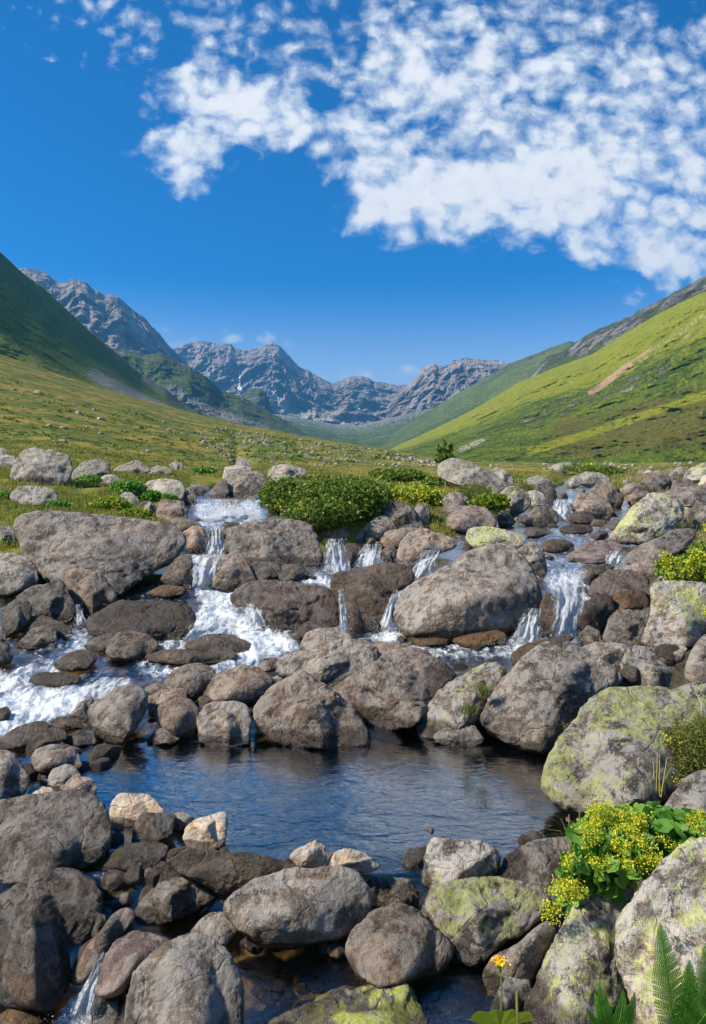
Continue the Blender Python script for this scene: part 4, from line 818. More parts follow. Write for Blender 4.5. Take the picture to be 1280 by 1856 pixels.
('brown', "blunt boulder with a ridge down its middle, standing in the lower pool", "625,1718 640,1685 680,1650 720,1638 755,1650 790,1680 820,1710 827,1727 801,1760 760,1766 720,1784 680,1791 659,1775 634,1743", .5),
('gran', "square grey block between the egg-shaped boulder and the pale lichen one", "682,1618 690,1590 745,1592 757,1620 759,1648 735,1646 684,1649", .8, dict(tilt=.35, kd=.8)),
('dark', "narrow dark stone wedged at the left of the square grey block", "659,1603 680,1588 691,1605 687,1644 671,1629", .6),
('lich2', "upright brownish boulder at the near edge of the pool, right of the tan stones", "766,1594 775,1540 785,1518 850,1522 890,1535 906,1551 901,1579 880,1599 820,1614 778,1611", .8, dict(tilt=.4, kd=.8)),
('lich2', "pale flat-topped boulder with a shaded front face, in the middle of the near shore", "776,1638 790,1605 850,1590 920,1595 980,1610 1001,1632 981,1664 921,1705 870,1740 850,1748 808,1705 783,1664", .9),
('gran', "mottled pinkish boulder behind the pale flat-topped one, by the pool's near corner", "893,1592 925,1550 965,1525 1010,1518 1050,1520 1062,1548 1050,1580 1005,1632 960,1618 912,1606", .6),
('lichen', "tall leaning boulder crusted with grey and yellow lichen below the flowering plant", "935,1880 960,1800 1000,1720 1030,1670 1060,1600 1090,1567 1130,1580 1157,1602 1145,1645 1130,1705 1145,1765 1175,1835 1185,1900", .6, dict(d=1.95, kd=.7)),
('lichen', "largest lichen boulder in the lower right corner, behind the ferns", "1114,1703 1130,1655 1165,1600 1200,1560 1250,1530 1330,1512 1420,1700 1400,1920 1180,1920 1155,1840 1122,1745", .7, dict(d=1.75, kd=.6)),
('lichen', "lichen-topped boulder at the photo's right edge above the flowering plant", "1182,1489 1205,1460 1235,1415 1260,1400 1330,1395 1330,1500 1240,1508", .6),
('gran', "flat pale rock in the shade between the great lichen boulder and the flowering plant", "1112,1479 1150,1460 1185,1455 1197,1466 1181,1489 1140,1495", .5),
('brown', "small leaning stone against the foot of the great lichen boulder", "1153,1458 1170,1435 1186,1435 1181,1456", .7),
('lichb', "bright yellow-green lichen boulder cut off by the bottom of the photo", "420,1925 470,1857 540,1825 620,1800 690,1785 735,1779 755,1812 778,1860 800,1925", .6, dict(d=1.86, kd=.8)),
('brown', "pointed brown stone behind the bright yellow-green lichen boulder", "706,1788 728,1763 746,1785 777,1822 808,1853 800,1876 750,1866", .9, dict(d=2.02)),
('gran', "grey boulder in the shade below the pale flat-topped one, beside the orange flower", "874,1765 890,1735 940,1710 990,1665 1010,1680 992,1725 962,1785 930,1806 888,1806", .5),
('lich2', "small lichen rock at the foot of the tall leaning boulder, behind the round leaf", "864,1880 900,1800 920,1770 960,1768 966,1800 946,1866 930,1890", .6, dict(d=1.98)),
('pale', "sharp-edged tan and white stone on the pool's near rim, left one of two", "525,1552 535,1540 572,1523 590,1535 593,1561 581,1574 540,1571", .9, dict(d=2.47, tilt=.3)),
('pale', "flatter tan stone on the pool's near rim, right one of two", "588,1575 600,1550 625,1537 660,1545 692,1570 670,1580 630,1578", .9, dict(d=2.47, tilt=.3)),
('ochre', "small mossy stone in the lower pool, under the egg-shaped boulder", "590,1718 605,1708 625,1712 632,1726 615,1738 597,1733", .2),
]
for r in ROCKS:
    kw = r[4] if len(r) > 4 else {}
    rock(r[0], r[1], r[2], ang=r[3], **kw)
# ------------------------------------------------------------------ small stones in the gaps and on the meadows
def stone_mesh(mat, seed, ang=.6, lev=4, name='rock'):
    V, Fc = ico(lev); rng = np.random.default_rng(seed)
    p = V * np.array([1, rng.uniform(.7, 1), rng.uniform(.55, .8)])
    for _ in range(7):
        n = rng.normal(size=3); n[2] = abs(n[2]) * .7; n /= np.linalg.norm(n); dd = rng.uniform(.48, .75); e = p @ n - dd
        p = p - np.where(e > 0, e, 0)[:, None] * n * ang
    p = p + V * (.10 * fbm(p * 1.6 + seed, 4) + .04 * fbm(p * 5 + seed, 3, ridged=True))[:, None]
    p[:, 2] -= p[:, 2].min() * .55
    o = mesh_obj(name, p * .5, Fc, M[mat]); return o
def stone_mass(name, mat, spots, seed, var=5, lev=2):
    """stones past counting, as one mesh"""
    rng = np.random.default_rng(seed); V, Fs, o = [], [], 0; vs = []
    for i in range(var):
        b = stone_mesh(mat, seed + i, .8, lev); v = np.zeros(len(b.data.vertices) * 3); b.data.vertices.foreach_get('co', v); vs.append(v.reshape(-1, 3)); bpy.data.objects.remove(b)
    Fc = ico(lev)[1]
    for i, (x, y, z, w) in enumerate(spots):
        a = rng.uniform(0, 6.28); c, s_ = math.cos(a), math.sin(a); v = vs[i % var] * w * rng.uniform(.85, 1.15, 3)
        V.append(np.stack([v[:, 0] * c - v[:, 1] * s_ + x, v[:, 0] * s_ + v[:, 1] * c + y, v[:, 2] + z], -1)); Fs.append(Fc + o); o += len(v)
    tag(mesh_obj(name, np.concatenate(V), np.concatenate(Fs), M[mat]), kind="stuff")
def scatter(bases, spots, label, group, cat="rock", seed=1):
    """spots: (x, y, z, width); the first of each kind is moved into place, the others are copies"""
    rng = np.random.default_rng(seed); used = set()
    for i, (x, y, z, w) in enumerate(spots):
        b = bases[i % len(bases)]
        if id(b) in used:
            o = b.copy(); col.objects.link(o)
        else:
            o = b; used.add(id(b))
        o.location = (x, y, z); s = w * rng.uniform(.85, 1.15); o.scale = (s * rng.uniform(.9, 1.25), s, s * rng.uniform(.75, 1.1))
        o.rotation_euler = (rng.uniform(-.25, .25), rng.uniform(-.25, .25), rng.uniform(0, 6.28)); tag(o, label, cat, group)
def zone(rng, poly, n, s0, s1, sink=.18, dmax=60, wl_ok=True):
    P = pts(poly); out = []; k = 0
    while len(out) < n and k < n * 60:
        k += 1; px = rng.uniform(P[:, 0].min(), P[:, 0].max()); py = rng.uniform(P[:, 1].min(), P[:, 1].max())
        if poly_sd(np.array([px]), np.array([py]), P)[0] < 0: continue
        d = gdepth(px, py)
        if d > dmax: continue
        s = math.exp(rng.uniform(math.log(s0), math.log(s1))); w = s / F * d; q = ray(px, py, d); out.append((q[0], q[1], q[2] - w * sink, w))
    return out
rg = np.random.default_rng(21)
sp = []
for z_ in [("0,1360 190,1340 190,1440 60,1480 0,1460", 10, 30, 60), ("170,1500 320,1500 320,1640 180,1660", 10, 28, 60), ("600,1560 790,1540 790,1660 640,1690", 8, 28, 60), ("390,1600 470,1620 640,1720 420,1720", 6, 28, 50), ("0,1345 160,1345 170,1450 0,1460", 16, 14, 34), ("180,1535 560,1545 560,1640 200,1640", 26, 14, 38), ("100,1630 270,1640 260,1760 120,1780", 14, 14, 34), ("640,1600 900,1600 900,1760 640,1700", 16, 14, 36), ("400,1600 440,1600 480,1720 420,1720", 6, 14, 30),
           ("0,1060 220,1060 200,1180 0,1180", 26, 14, 36), ("1030,1030 1200,1030 1200,1180 1040,1180", 22, 14, 36), ("1120,1040 1290,1030 1290,1230 1140,1230", 18, 20, 44), ("480,930 850,930 850,1000 480,980", 26, 12, 34), ("330,880 500,890 480,975 330,975", 22, 10, 28), ("240,1225 900,1225 900,1300 250,1330", 30, 14, 36),
           ("540,1150 900,1160 900,1220 560,1220", 10, 14, 32), ("400,1000 600,1010 620,1060 400,1070", 10, 12, 30), ("1000,1490 1150,1440 1200,1560 1010,1620", 14, 20, 45), ("930,955 1150,955 1150,1035 980,1035", 14, 12, 30), ("760,1490 1000,1500 1000,1640 760,1620", 8, 16, 36)]:
    sp += zone(rg, *z_)
scatter([stone_mesh(m, 300 + i, .8, 4, 'stone') for i, m in enumerate(['dark', 'brown', 'wet', 'gran', 'wet', 'dark'])], sp, "small wet stone wedged in a gap among the stream's boulders", "small stones in the gaps of the stream bed", "stone", seed=3)
sp = zone(rg, "840,870 1020,862 1140,905 1130,960 960,955 880,930", 34, 14, 44) + zone(rg, "1120,868 1300,850 1300,950 1150,960", 46, 16, 50) + zone(rg, "1000,850 1280,843 1280,862 1000,868", 26, 10, 30)
scatter([stone_mesh(m, 330 + i, .8) for i, m in enumerate(['gran', 'brown', 'fgran', 'gran', 'purple'])], sp, "grey or brown rock in the jumble beside the upper right branch of the stream", "rocks jumbled along the upper right branch", seed=4)
sp = zone(rg, "190,1350 1000,1350 1000,1400 420,1400 200,1420", 40, 16, 60, -.1) + zone(rg, "430,1700 620,1700 640,1790 450,1790", 26, 16, 50, -.1) + zone(rg, "760,1760 880,1760 880,1856 800,1856", 18, 14, 40, -.1)
sp = [(x, y, float(Hg(np.array([x]), np.array([y]))[0]) - .1 * w, w) for x, y, z, w in sp]
sp = [s for s in sp if s[2] + s[3] * .35 < Wl(np.array([s[0]]), np.array([s[1]]))[0]]
stone_mass("pool_pebbles", 'ochre', sp, 350, 4, 3)

def mspots(rng, poly, n, s0, s1, dmin=22, dmax=240):
    out = zone(rng, poly, n * 2, s0, s1, .22, dmax); c = fbm(np.array(out) * np.array([.12, .06, 0, 0])[None, :] [:, :4] @ np.eye(4, 3) + 3, 3); k = np.argsort(-c - .25 * rng.random(len(out)))[:n]; return [out[i] for i in k if out[i][1] > dmin]
big = mspots(rg, "-20,690 120,720 330,770 560,800 740,824 790,838 800,842 560,842 330,838 -20,835", 36, 8, 18)
scatter([stone_mesh('fgran', 370 + i, .8, 3) for i in range(5)], big, "weathered grey stone strewn in the rough grass of the left meadow", "stones strewn over the left meadow", seed=6)
sp = mspots(rg, "330,765 560,800 740,824 800,836 800,845 420,843", 620, 2.5, 10) + mspots(rg, "-20,690 120,720 330,770 420,843 -20,835", 60, 3, 8) + mspots(rg, "720,826 830,838 830,848 720,846", 90, 4, 14, 14) + mspots(rg, "860,841 1290,840 1290,850 860,852", 50, 4, 12, 20)
stone_mass("meadow_stones", 'fgran', sp, 380)

# ------------------------------------------------------------------ leaves, grass, flowers
def rot_frames(n, rng, up):
    a = rng.normal(size=(n, 3)); a[:, 2] += up; a /= np.linalg.norm(a, axis=1)[:, None]      # leaf normal
    b = rng.normal(size=(n, 3)); b -= (b * a).sum(1)[:, None] * a; b /= np.linalg.norm(b, axis=1)[:, None]
    return a, b, np.cross(a, b)
def leaf_quads(C, size, rng, up=.9, asp=.32):
    n = len(C); a, b, c = rot_frames(n, rng, up); s = (size * rng.uniform(.6, 1.3, n))[:, None]
    V = np.stack([C - b * s * .5, C + c * s * asp + a * s * .10, C + b * s * .5, C - c * s * asp + a * s * .10], 1).reshape(-1, 3)
    return V, np.arange(n * 4).reshape(n, 4), np.repeat(rng.random(n), 4)
def broad_leaves(C, size, rng, up=1.4):
    n = len(C); a, b, c = rot_frames(n, rng, up); s = size * rng.uniform(.6, 1.25, n); k = 14
    an = np.linspace(.25, 2 * math.pi - .25, k); rad = 1 + .10 * np.cos(an * 9)
    V = [C]
    for i in range(k):
        V.append(C + (b * math.cos(an[i]) + c * math.sin(an[i])) * (s * rad[i] * .5)[:, None] + a * (s * (.10 + .05 * math.cos(an[i] * 7)))[:, None])
    V = np.stack(V, 1).reshape(-1, 3); base = np.arange(n)[:, None] * (k + 1)
    Fs = np.concatenate([base + np.array([0, i, i + 1]) for i in range(1, k)]); return V, Fs, np.repeat(rng.random(n), k + 1)
def cloud_pts(rng, n, px, py, Y, rx, ry, rd=None, shell=.55, low=-1.0):
    d = rng.normal(size=(n, 3)); d /= np.linalg.norm(d, axis=1)[:, None]; r = (shell + (1 - shell) * rng.random(n)) ** .7
    d = d * r[:, None]; d[:, 2] = np.where(d[:, 2] < low, -d[:, 2] * .5, d[:, 2])
    d += .12 * rng.normal(size=(n, 3)); k = Y / F
    return ray(px, py, Y) + d * np.array([rx * k, (rd or rx * .8) * k, ry * k])
def build(name, parts, mat, parent):
    V, Fs, R, o = [], [], [], 0
    for v, f, r in parts: V.append(v); Fs.append(f + o); R.append(r); o += len(v)
    byk = {}
    for f in Fs: byk.setdefault(f.shape[1], []).append(f)
    return mesh_obj(name, np.concatenate(V), [np.concatenate(x) for x in byk.values()], M[mat], parent=parent, smooth_=False, attrs={'rnd': np.concatenate(R)})
def blades(P, h, w, rng, lean=.45, droop=.35, aim=None):
    n = len(P); th = rng.uniform(0, 2 * math.pi, n); L = np.stack([np.cos(th), np.sin(th), th * 0], -1) * (rng.random(n) * lean * h)[:, None]
    if aim is not None: L = L + np.array(aim) * h[:, None]
    ph = rng.uniform(0, math.pi, n); sd = np.stack([np.cos(ph), np.sin(ph), ph * 0], -1) * (w * .5)[:, None]; up = np.array([0, 0, 1.])
    m = P + L * .42 + up * (h * .6)[:, None]; t = P + L * 1.25 + up * (h * (1 - droop * rng.random(n)))[:, None]
    V = np.stack([P - sd, P + sd, m + sd * .75, m - sd * .75, t], 1).reshape(-1, 3); b = np.arange(n)[:, None] * 5
    return V, b + np.array([0, 1, 2, 3]), b + np.array([3, 2, 4]), np.repeat(rng.random(n), 5)
def blade_parts(*a, **k):
    V, q, t, r = blades(*a, **k); return [(V, q, r), (V[:0], t, r[:0])]
def blades_obj(name, P, h, w, rng, mat, parent=None, **k):
    V, q, t, r = blades(P, h, w, rng, **k); return mesh_obj(name, V, [q, t], M[mat], parent=parent, smooth_=False, attrs={'rnd': r})
def tube(path, r0, r1, sides=5):
    path = np.asarray(path, float); n = len(path); t = np.gradient(path, axis=0); t /= np.linalg.norm(t, axis=1)[:, None] + 1e-9
    a = np.cross(t, [0.31, .9, .12]); a /= np.linalg.norm(a, axis=1)[:, None] + 1e-9; b = np.cross(t, a); rr = np.linspace(r0, r1, n)[:, None]
    V = np.stack([path + (a * math.cos(k) + b * math.sin(k)) * rr for k in np.linspace(0, 2 * math.pi, sides, endpoint=False)], 1).reshape(-1, 3)
    Fs = [[i * sides + j, i * sides + (j + 1) % sides, (i + 1) * sides + (j + 1) % sides, (i + 1) * sides + j] for i in range(n - 1) for j in range(sides)]
    return V, np.array(Fs), np.full(len(V), .4)
def curve(a, b, sag, n=8, side=(0, 0, 0)):
    t = np.linspace(0, 1, n)[:, None]; return np.asarray(a) * (1 - t) + np.asarray(b) * t + (np.array([0, 0, 1.]) * sag + np.array(side)) * (4 * t * (1 - t))

# turf on the banks: uncountable
def turf():
    rng = np.random.default_rng(31); P = []
    for (a, b, y0, y1, n) in [(-60, 345, 6.8, 30, 52000), (478, 850, 8.3, 30, 34000), (850, 1300, 14, 34, 22000), (-60, 850, 24, 42, 22000), (1140, 1320, 6, 14, 3000)]:
        px = rng.uniform(a, b, n); y = np.exp(rng.uniform(math.log(y0), math.log(y1), n)); x = (px - HX) / F * y; bk, m = bank(x, y)
        ok = ((bk > .07) | (y > 22)) & (fbm(np.stack([x * 1.3, y * 1.3, x * 0], -1), 3) > -.22); x, y = x[ok], y[ok]; P.append(np.stack([x, y, Hg(x, y) - .01], -1))
    P = np.concatenate(P); n = len(P); hn = fbm(P * np.array([.8, .8, 0]) + 5, 3)
    h = np.clip(.085 + .07 * hn, .03, .2) * rng.uniform(.6, 1.3, n) * np.clip(.75 + P[:, 1] / 45, .8, 1.5); w = .0011 * P[:, 1] * rng.uniform(.6, 1.2, n)
    dry = (fbm(P * np.array([.45, .25, 0]) + 31, 3) + .35 * smooth(P[:, 0] / P[:, 1] * F + HX, 560, 660) * smooth(-(P[:, 0] / P[:, 1] * F + HX), -860, -800) + rng.normal(size=n) * .12) > .16
    tag(blades_obj("grass", P[~dry], h[~dry], w[~dry], rng, 'grass'), kind="stuff"); tag(blades_obj("dry_grass", P[dry], h[dry] * 1.15, w[dry], rng, 'dry'), kind="stuff")
turf()

def meadow_shrubs():
    rng = np.random.default_rng(91); parts = []
    for poly, n, s0, s1, k in [("-20,680 120,720 330,770 560,800 740,824 790,836 560,842 330,838 -20,835", 380, 4, 14, 26), ("330,765 560,800 740,824 800,836 560,842 330,838", 420, 3, 9, 16)]:
        for (x, y, z, w) in zone(rng, poly, n, s0, s1, 0, 240):
            if y < 20: continue
            C = np.array([x, y, z]) + np.abs(rng.normal(size=(k, 3))) * np.array([0, 0, .16]) * w + rng.normal(size=(k, 3)) * np.array([.4, .3, 0]) * w; parts.append(leaf_quads(C, w * .42, rng, .8, .36))
    V, Fs, R, o = [], [], [], 0
    for v, f, r in parts: V.append(v); Fs.append(f + o); R.append(r); o += len(v)
    tag(mesh_obj("meadow_shrubs", np.concatenate(V), np.concatenate(Fs), M['shrub'], smooth_=False, attrs={'rnd': np.concatenate(R)}), kind="stuff")
meadow_shrubs()
def plant(name, label, cat, blobs, leafsize, mat='leaf', broad=False, flowers=(), fsize=3.5, stems=0, up=.9, seed=1, asp=.34, group=None, fmat='flower', heads=False):
    """blobs / flowers: (px, py, metres, rx, ry, count) in picture points"""
    rng = np.random.default_rng(seed); b0 = blobs[0]; loc = ray(b0[0], b0[1] + b0[4], b0[2])
    t = thing(name, tuple(float(q) for q in loc), label, cat, group); sh = -np.asarray(loc)
    fol = []; st = []
    for (px, py, Y, rx, ry, n) in blobs:
        C = cloud_pts(rng, n, px, py, Y, rx, ry) + sh; fol.append((broad_leaves if broad else leaf_quads)(C, leafsize * Y / F, rng, up, *(() if broad else (asp,))))
        for k in range(max(3, int(n * .012)) if not broad else max(4, n // 6)):
            j = rng.integers(0, len(C)); a = ray(px + rng.uniform(-.3, .3) * rx, py + ry * .9, Y) + sh; st.append(tube(curve(a, C[j], .0), .9 * Y / F, .5 * Y / F, 4))
    build('foliage', fol, mat, t); build('stems', st, 'stem', t)
    if flowers:
        fl = []
        for (px, py, Y, rx, ry, n) in flowers:
            C = cloud_pts(rng, max(3, n // 22), px, py, Y, rx, ry, shell=.3) + sh
            for c in C:
                q = c + rng.normal(size=(30, 3)) * np.array([1.5, 1.5, 1.15]) * (fsize * rng.uniform(.7, 1.35) * Y / F); fl.append(leaf_quads(q, fsize * Y / F, rng, .8, .45))
        one = fl[:100] if heads else []; fl = fl[len(one):]
        for h_ in one: build('flower_head', [h_], fmat, t)
        if fl:
            o = build('flower_heads', fl, fmat, t)
            if heads: o['kind'] = 'stuff'
    return t
plant("shrub", "large dark green shrub between the two branches of the stream", "shrub", [(600, 908, 9.0, 92, 42, 7600), (520, 900, 9.2, 48, 34, 3300), (655, 915, 8.6, 48, 38, 3600), (585, 932, 8.3, 66, 28, 3800), (640, 890, 9.6, 70, 24, 2300)], 7.6, 'shrub', flowers=[(575, 925, 8.1, 50, 22, 90), (520, 900, 8.9, 35, 22, 40)], fsize=3, seed=2)
plant("yellow_flowered_bush", "low bush full of yellow flowers right of the dark shrub", "shrub", [(752, 905, 9.6, 50, 25, 2200), (715, 898, 9.8, 28, 18, 800), (785, 915, 9.5, 22, 18, 700)], 7.5, 'yleaf', flowers=[(752, 897, 9.4, 48, 20, 900), (712, 893, 9.6, 25, 12, 260)], fsize=3.2, seed=3)
plant("dark_bush", "low dark heathery bush on the skyline beyond the yellow grass", "shrub", [(730, 862, 13, 45, 11, 1300), (790, 880, 12, 30, 14, 900), (700, 858, 14, 30, 8, 600)], 7, 'shrub', seed=4)
plant("dark_bush", "dark low bush behind the far bend of the stream, in the bright meadow", "shrub", [(1085, 852, 24, 45, 9, 1100), (1050, 848, 26, 28, 7, 500)], 5, 'shrub', flowers=[(1050, 846, 25.5, 30, 5, 60)], seed=5)
plant("leafy_plant", "bright green leafy plant beside the small rounded rock on the left bank", "plant", [(236, 886, 10.5, 27, 15, 900), (215, 880, 11, 16, 9, 300)], 8, 'leaf', seed=6)
plant("leafy_plant", "yellow-green leafy clump in front of the small rounded rock, above the huge slab", "plant", [(200, 918, 9.0, 34, 17, 1100), (245, 932, 8.6, 28, 10, 600)], 8, 'yleaf', flowers=[(200, 908, 8.9, 30, 10, 90)], fsize=2.5, seed=7)
plant("leafy_plant", "low leafy plant at the foot of the pale angular rock on the grass", "plant", [(95, 916, 9.0, 32, 10, 700), (40, 920, 9.0, 30, 9, 500)], 7, 'leaf', seed=8)
plant("leafy_plant", "leafy plant at the photo's left edge above the pale stone", "plant", [(5, 905, 9.2, 24, 14, 600)], 8, 'leaf', seed=9)
plant("leafy_plant", "yellow-flecked plant at the photo's left edge between the pale stone and the rounded boulder", "plant", [(12, 993, 7.3, 32, 14, 700), (40, 965, 7.6, 12, 20, 300)], 9, 'yleaf', flowers=[(5, 985, 7.2, 24, 9, 120)], fsize=3, seed=10)
plant("leafy_plant", "green tuft in front of the broad grey rock, beside the upper left cascade", "plant", [(275, 899, 9.6, 17, 10, 400), (308, 902, 9.5, 12, 6, 200)], 8, 'leaf', seed=11)
plant("leafy_plant", "low plant under the rounded grey boulder beside the big grass boulder", "plant", [(160, 870, 12.0, 24, 9, 500), (370, 852, 15, 22, 6, 300)], 6, 'leaf', seed=12)
plant("leafy_plant", "small bright green plant above the rounded lichen boulder on the right bank", "plant", [(888, 909, 9.2, 32, 15, 900), (905, 915, 9.1, 18, 10, 350)], 8, 'yleaf', seed=13)
plant("heath_tuft", "dark olive heath tuft on the slope of the big slanting boulder", "plant", [(860, 890, 10.4, 33, 14, 1100)], 6, 'grass', seed=14, asp=.12)
plant("yellow_flowered_plant", "plant with yellow umbels at the photo's right edge, above the tall spotted boulder", "plant", [(1245, 1032, 5.0, 55, 24, 900), (1275, 1015, 5.0, 30, 30, 500)], 10, 'yleaf', flowers=[(1230, 1030, 4.9, 36, 20, 420), (1262, 1008, 4.9, 18, 12, 160), (1210, 1010, 4.95, 14, 10, 90), (1280, 962, 5.2, 14, 10, 120), (1278, 1110, 4.3, 10, 16, 120)], fsize=3.4, seed=15)
plant("heath_bush", "mossy green heath clump on the right side of the great lichen boulder", "plant", [(1250, 1368, 2.95, 52, 55, 5200), (1225, 1400, 2.9, 30, 30, 1500), (1275, 1330, 3.0, 30, 30, 1500)], 9, 'grass', flowers=[(1218, 1412, 2.85, 18, 18, 200), (1230, 1345, 2.9, 26, 16, 90)], fsize=3.2, seed=16, asp=.10)
plant("flowering_plant", "large clump of round green leaves and yellow flowers among the lichen boulders", "plant",
      [(1110, 1530, 2.22, 75, 42, 247), (1180, 1510, 2.25, 70, 38, 221), (1085, 1570, 2.15, 55, 45, 117), (1240, 1505, 2.2, 50, 25, 78), (1150, 1555, 2.12, 60, 32, 104), (1040, 1610, 2.15, 25, 45, 52)], 29, 'leaf', broad=True,
      flowers=[(1090, 1475, 2.2, 24, 28, 390), (1120, 1490, 2.18, 60, 18, 651), (1150, 1485, 2.18, 40, 20, 390), (1070, 1515, 2.12, 25, 22, 390), (1160, 1535, 2.08, 40, 30, 520), (1125, 1530, 2.08, 15, 14, 139), (1092, 1560, 2.06, 18, 14, 157), (1132, 1568, 2.05, 16, 12, 139), (1180, 1560, 2.05, 26, 20, 259), (1270, 1490, 2.1, 30, 24, 390), (1028, 1555, 2.1, 12, 16, 175), (1020, 1610, 2.06, 26, 14, 352), (1040, 1618, 2.05, 20, 18, 279), (1008, 1650, 2.05, 22, 14, 306), (1205, 1530, 2.1, 40, 12, 148)], fsize=3.8, seed=17, heads=True)
def tall_plant():
    rng = np.random.default_rng(41); loc = ray(806, 836, 13.0); t = thing("tall_plant", tuple(loc), "tall dark spiky plant standing on the skyline at the end of the meadow", "plant"); st = []
    fol = []
    for px, top in [(795, 806), (806, 800), (818, 803), (801, 815), (812, 818)]:
        b = ray(px + rng.uniform(-3, 3), 840, 13) - loc; e = ray(px, top, 13) - loc; st.append(tube(curve(b, e, 0), .02, .012, 4)); fol.append(leaf_quads(b + (e - b) * (1 - .35 * rng.random((60, 1))) + rng.normal(size=(60, 3)) * .018, .06, rng, .3))
    C = cloud_pts(rng, 500, 806, 830, 13, 17, 9) - loc; fol.append(leaf_quads(C, .11, rng, .2, .15)); build('stems', st, 'shrub', t); build('foliage', fol, 'shrub', t)
tall_plant()
def tufts():
    rng = np.random.default_rng(43)
    for (px, py, Y, n, hh, mat, lab) in [(878, 1262, None, 60, .10, 'grass', "small grass tuft growing from a crack in the tilted mossy boulder, upper one"), (850, 1292, None, 40, .08, 'grass', "lower and smaller grass tuft on the tilted mossy boulder"),
                              (1050, 1560, 2.3, 26, .20, 'dry', "arching dry grass stalks leaning over the pool's right corner"), (1190, 1440, 2.75, 16, .24, 'dry', "thin upright grass stalks against the great lichen boulder"),
                              (1030, 1330, 3.3, 14, .09, 'dry', "wisp of dry grass between the pale cracked boulder and the great lichen boulder")]:
        d = Y or gdepth(px, py) * .93
        p = ray(px, py, d); P = p + rng.normal(size=(n, 3)) * np.array([.015, .012, .006]); h = hh * rng.uniform(.5, 1.2, n)
        o = blades_obj("grass_tuft", P - p, h, np.full(n, .0035) * d / 2.5, rng, mat, lean=1.0, droop=.6); o.location = p; tag(o, lab, "grass tuft")
tufts()
def fern(label, px, py, Y, fronds, seed):
    """fronds: (tip px, tip py, width in picture points)"""
    rng = np.random.default_rng(seed); loc = ray(px, py, Y); t = thing("fern", tuple(loc), label, "fern"); k = Y / F
    for tx, ty, wd in fronds:
        tip = ray(tx, ty, Y + rng.uniform(-.05, .05)) - loc; L = np.linalg.norm(tip); path = curve((0, 0, 0), tip, .02 * L, 40, (rng.uniform(-.05, .05) * L, -.06 * L, 0))
        parts = [tube(path, 1.3 * k, .5 * k, 4)]; tg = np.gradient(path, axis=0); tg /= np.linalg.norm(tg, axis=1)[:, None]
        side = np.cross(tg, [0.15, -1, .2]); side /= np.linalg.norm(side, axis=1)[:, None]; nrm = np.cross(side, tg)
        V, Fq, R, o = [], [], [], 0
        for i in np.linspace(5, 38.5, 44):
            j = int(i); f = i - j; P0 = path[j] * (1 - f) + path[min(j + 1, 39)] * f; u = (i - 4) / 35; ln = wd * k * .5 * (math.sin(min(u * 1.6 + .55, 1.57)) * (1 - u) ** .75) + .8 * k
            for s in (-1, 1):
                dr = side[j] * s * .93 + tg[j] * .42 + nrm[j] * rng.uniform(-.12, .12); dr /= np.linalg.norm(dr); lt = np.cross(dr, nrm[j]); npn = max(4, int(ln / (3.4 * k)))
                for q in range(npn):
                    a = P0 + dr * ln * (q + .3) / npn; ll = 3.9 * k * (1 - .72 * q / npn) * min(1, ln / (14 * k) + .3); ww = ln / npn * .85
                    for s2 in (-1, 1):
                        e = lt * s2 * ll + dr * ll * .5; V += [a - dr * ww * .5, a + dr * ww * .6, a + e + dr * ww * .25, a + e - dr * ww * .2]; Fq.append([o, o + 1, o + 2, o + 3]); R += [rng.uniform(.1, .9)] * 4; o += 4
        build('frond', parts + [(np.array(V), np.array(Fq), np.array(R))], 'fern', t)
fern("tall green fern in the lower right corner, in front of the largest lichen boulder", 1225, 1900, 1.42, [(1196, 1672, 105), (1290, 1690, 110), (1250, 1740, 80), (1330, 1760, 110)], 51)
fern("low fern at the bottom of the photo below the tall leaning boulder", 1105, 1900, 1.5, [(1086, 1785, 50), (1078, 1800, 40), (1130, 1795, 46), (1064, 1828, 30), (1150, 1800, 44)], 52)
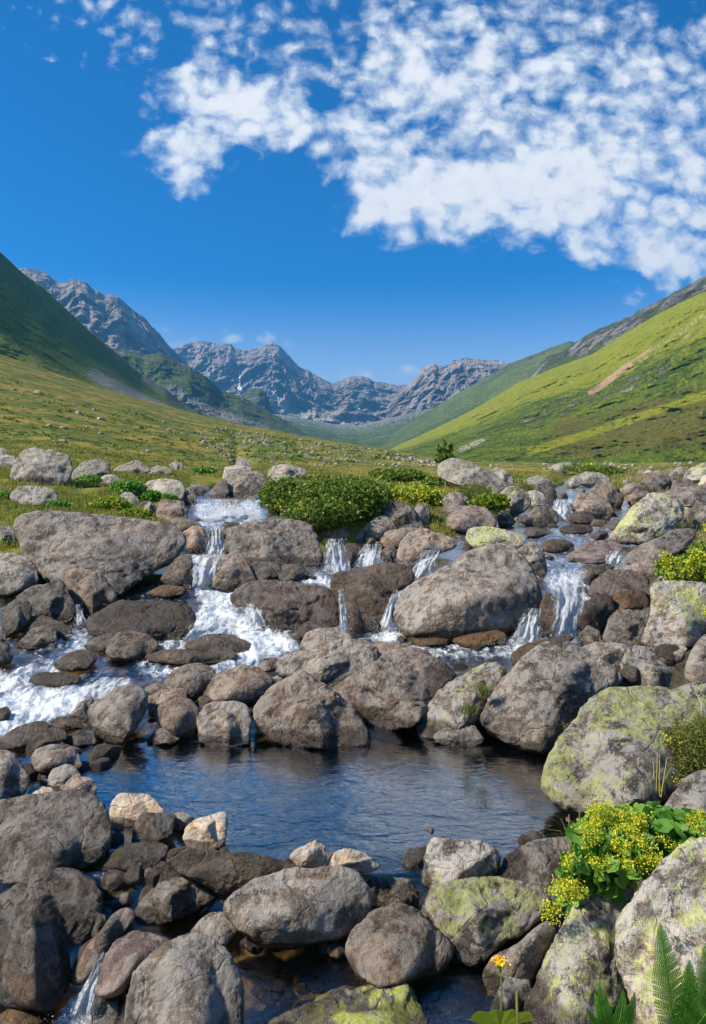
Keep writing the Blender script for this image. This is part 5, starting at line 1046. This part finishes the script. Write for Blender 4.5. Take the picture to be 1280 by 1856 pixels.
def flower():
    rng = np.random.default_rng(61); Y = 1.62; k = Y / F; loc = ray(905, 1880, Y); t = thing("yellow_flower", tuple(loc), "single orange-yellow flower on a thin stalk with one broad round leaf", "flower")
    hd = ray(907, 1742, Y) - loc; build('stem', [tube(curve((0, 0, 0), hd, 0, 10, (.004, 0, 0)), 2.0 * k, 1.4 * k, 6)], 'stem', t)
    q = hd + rng.normal(size=(130, 3)) * np.array([6, 6, 3.0]) * k; build('flower_head', [leaf_quads(q, 5.5 * k, rng, 1.2, .45)], 'orange', t)
    q = hd + np.array([0, 0, -14 * k]) + rng.normal(size=(26, 3)) * np.array([2.2, 2.2, 8]) * k; build('sepal', [leaf_quads(q, 7 * k, rng, .2, .25)], 'leaf', t)
    n = 13; m = 9; c = ray(905, 1858, Y) - loc; V = []; th = np.linspace(-1.45, 1.45, n)
    for i in range(m):
        for a in th:
            r = i / (m - 1); rad = 62 * k * r * (1 + .05 * math.cos(a * 8)); V.append(c + np.array([math.sin(a) * rad * 1.0, -math.cos(a) * rad * .55 - .01, math.cos(a) * rad * .95 + .16 * abs(math.sin(a)) * rad - .004 * math.cos(a * 11) * r]))
    build('leaf', [(np.array(V), grid_faces(m, n), np.repeat(rng.random(m), n) * .6 + .3)], 'yleaf', t)
    build('stalk', [tube(curve(ray(938, 1890, Y - .05) - loc, ray(937, 1795, Y - .05) - loc, 0, 6), 2.6 * k, 2.2 * k, 6)], 'dry', t)
flower()
# ------------------------------------------------------------------ air between here and the mountains
def haze():
    m, n, out = new_mat('pale_air')
    v = n.node('VolumePrincipled'); v.inputs['Color'].default_value = (.10, .42, .85, 1); v.inputs['Density'].default_value = HAZE
    v.inputs['Density Attribute'].default_value = ''; v.inputs['Anisotropy'].default_value = .1
    n.l.new(v.outputs[0], out.inputs[1])
    b = np.array([[x, y, z] for x in (-6500, 6500) for y in (-3000, 6500) for z in (-5.0, 640)])
    f = [[0, 1, 3, 2], [4, 6, 7, 5], [0, 4, 5, 1], [2, 3, 7, 6], [0, 2, 6, 4], [1, 5, 7, 3]]
    mesh_obj("haze", b, np.array(f), m, smooth_=False)["kind"] = "stuff"
HAZE = 2.0e-4
haze()
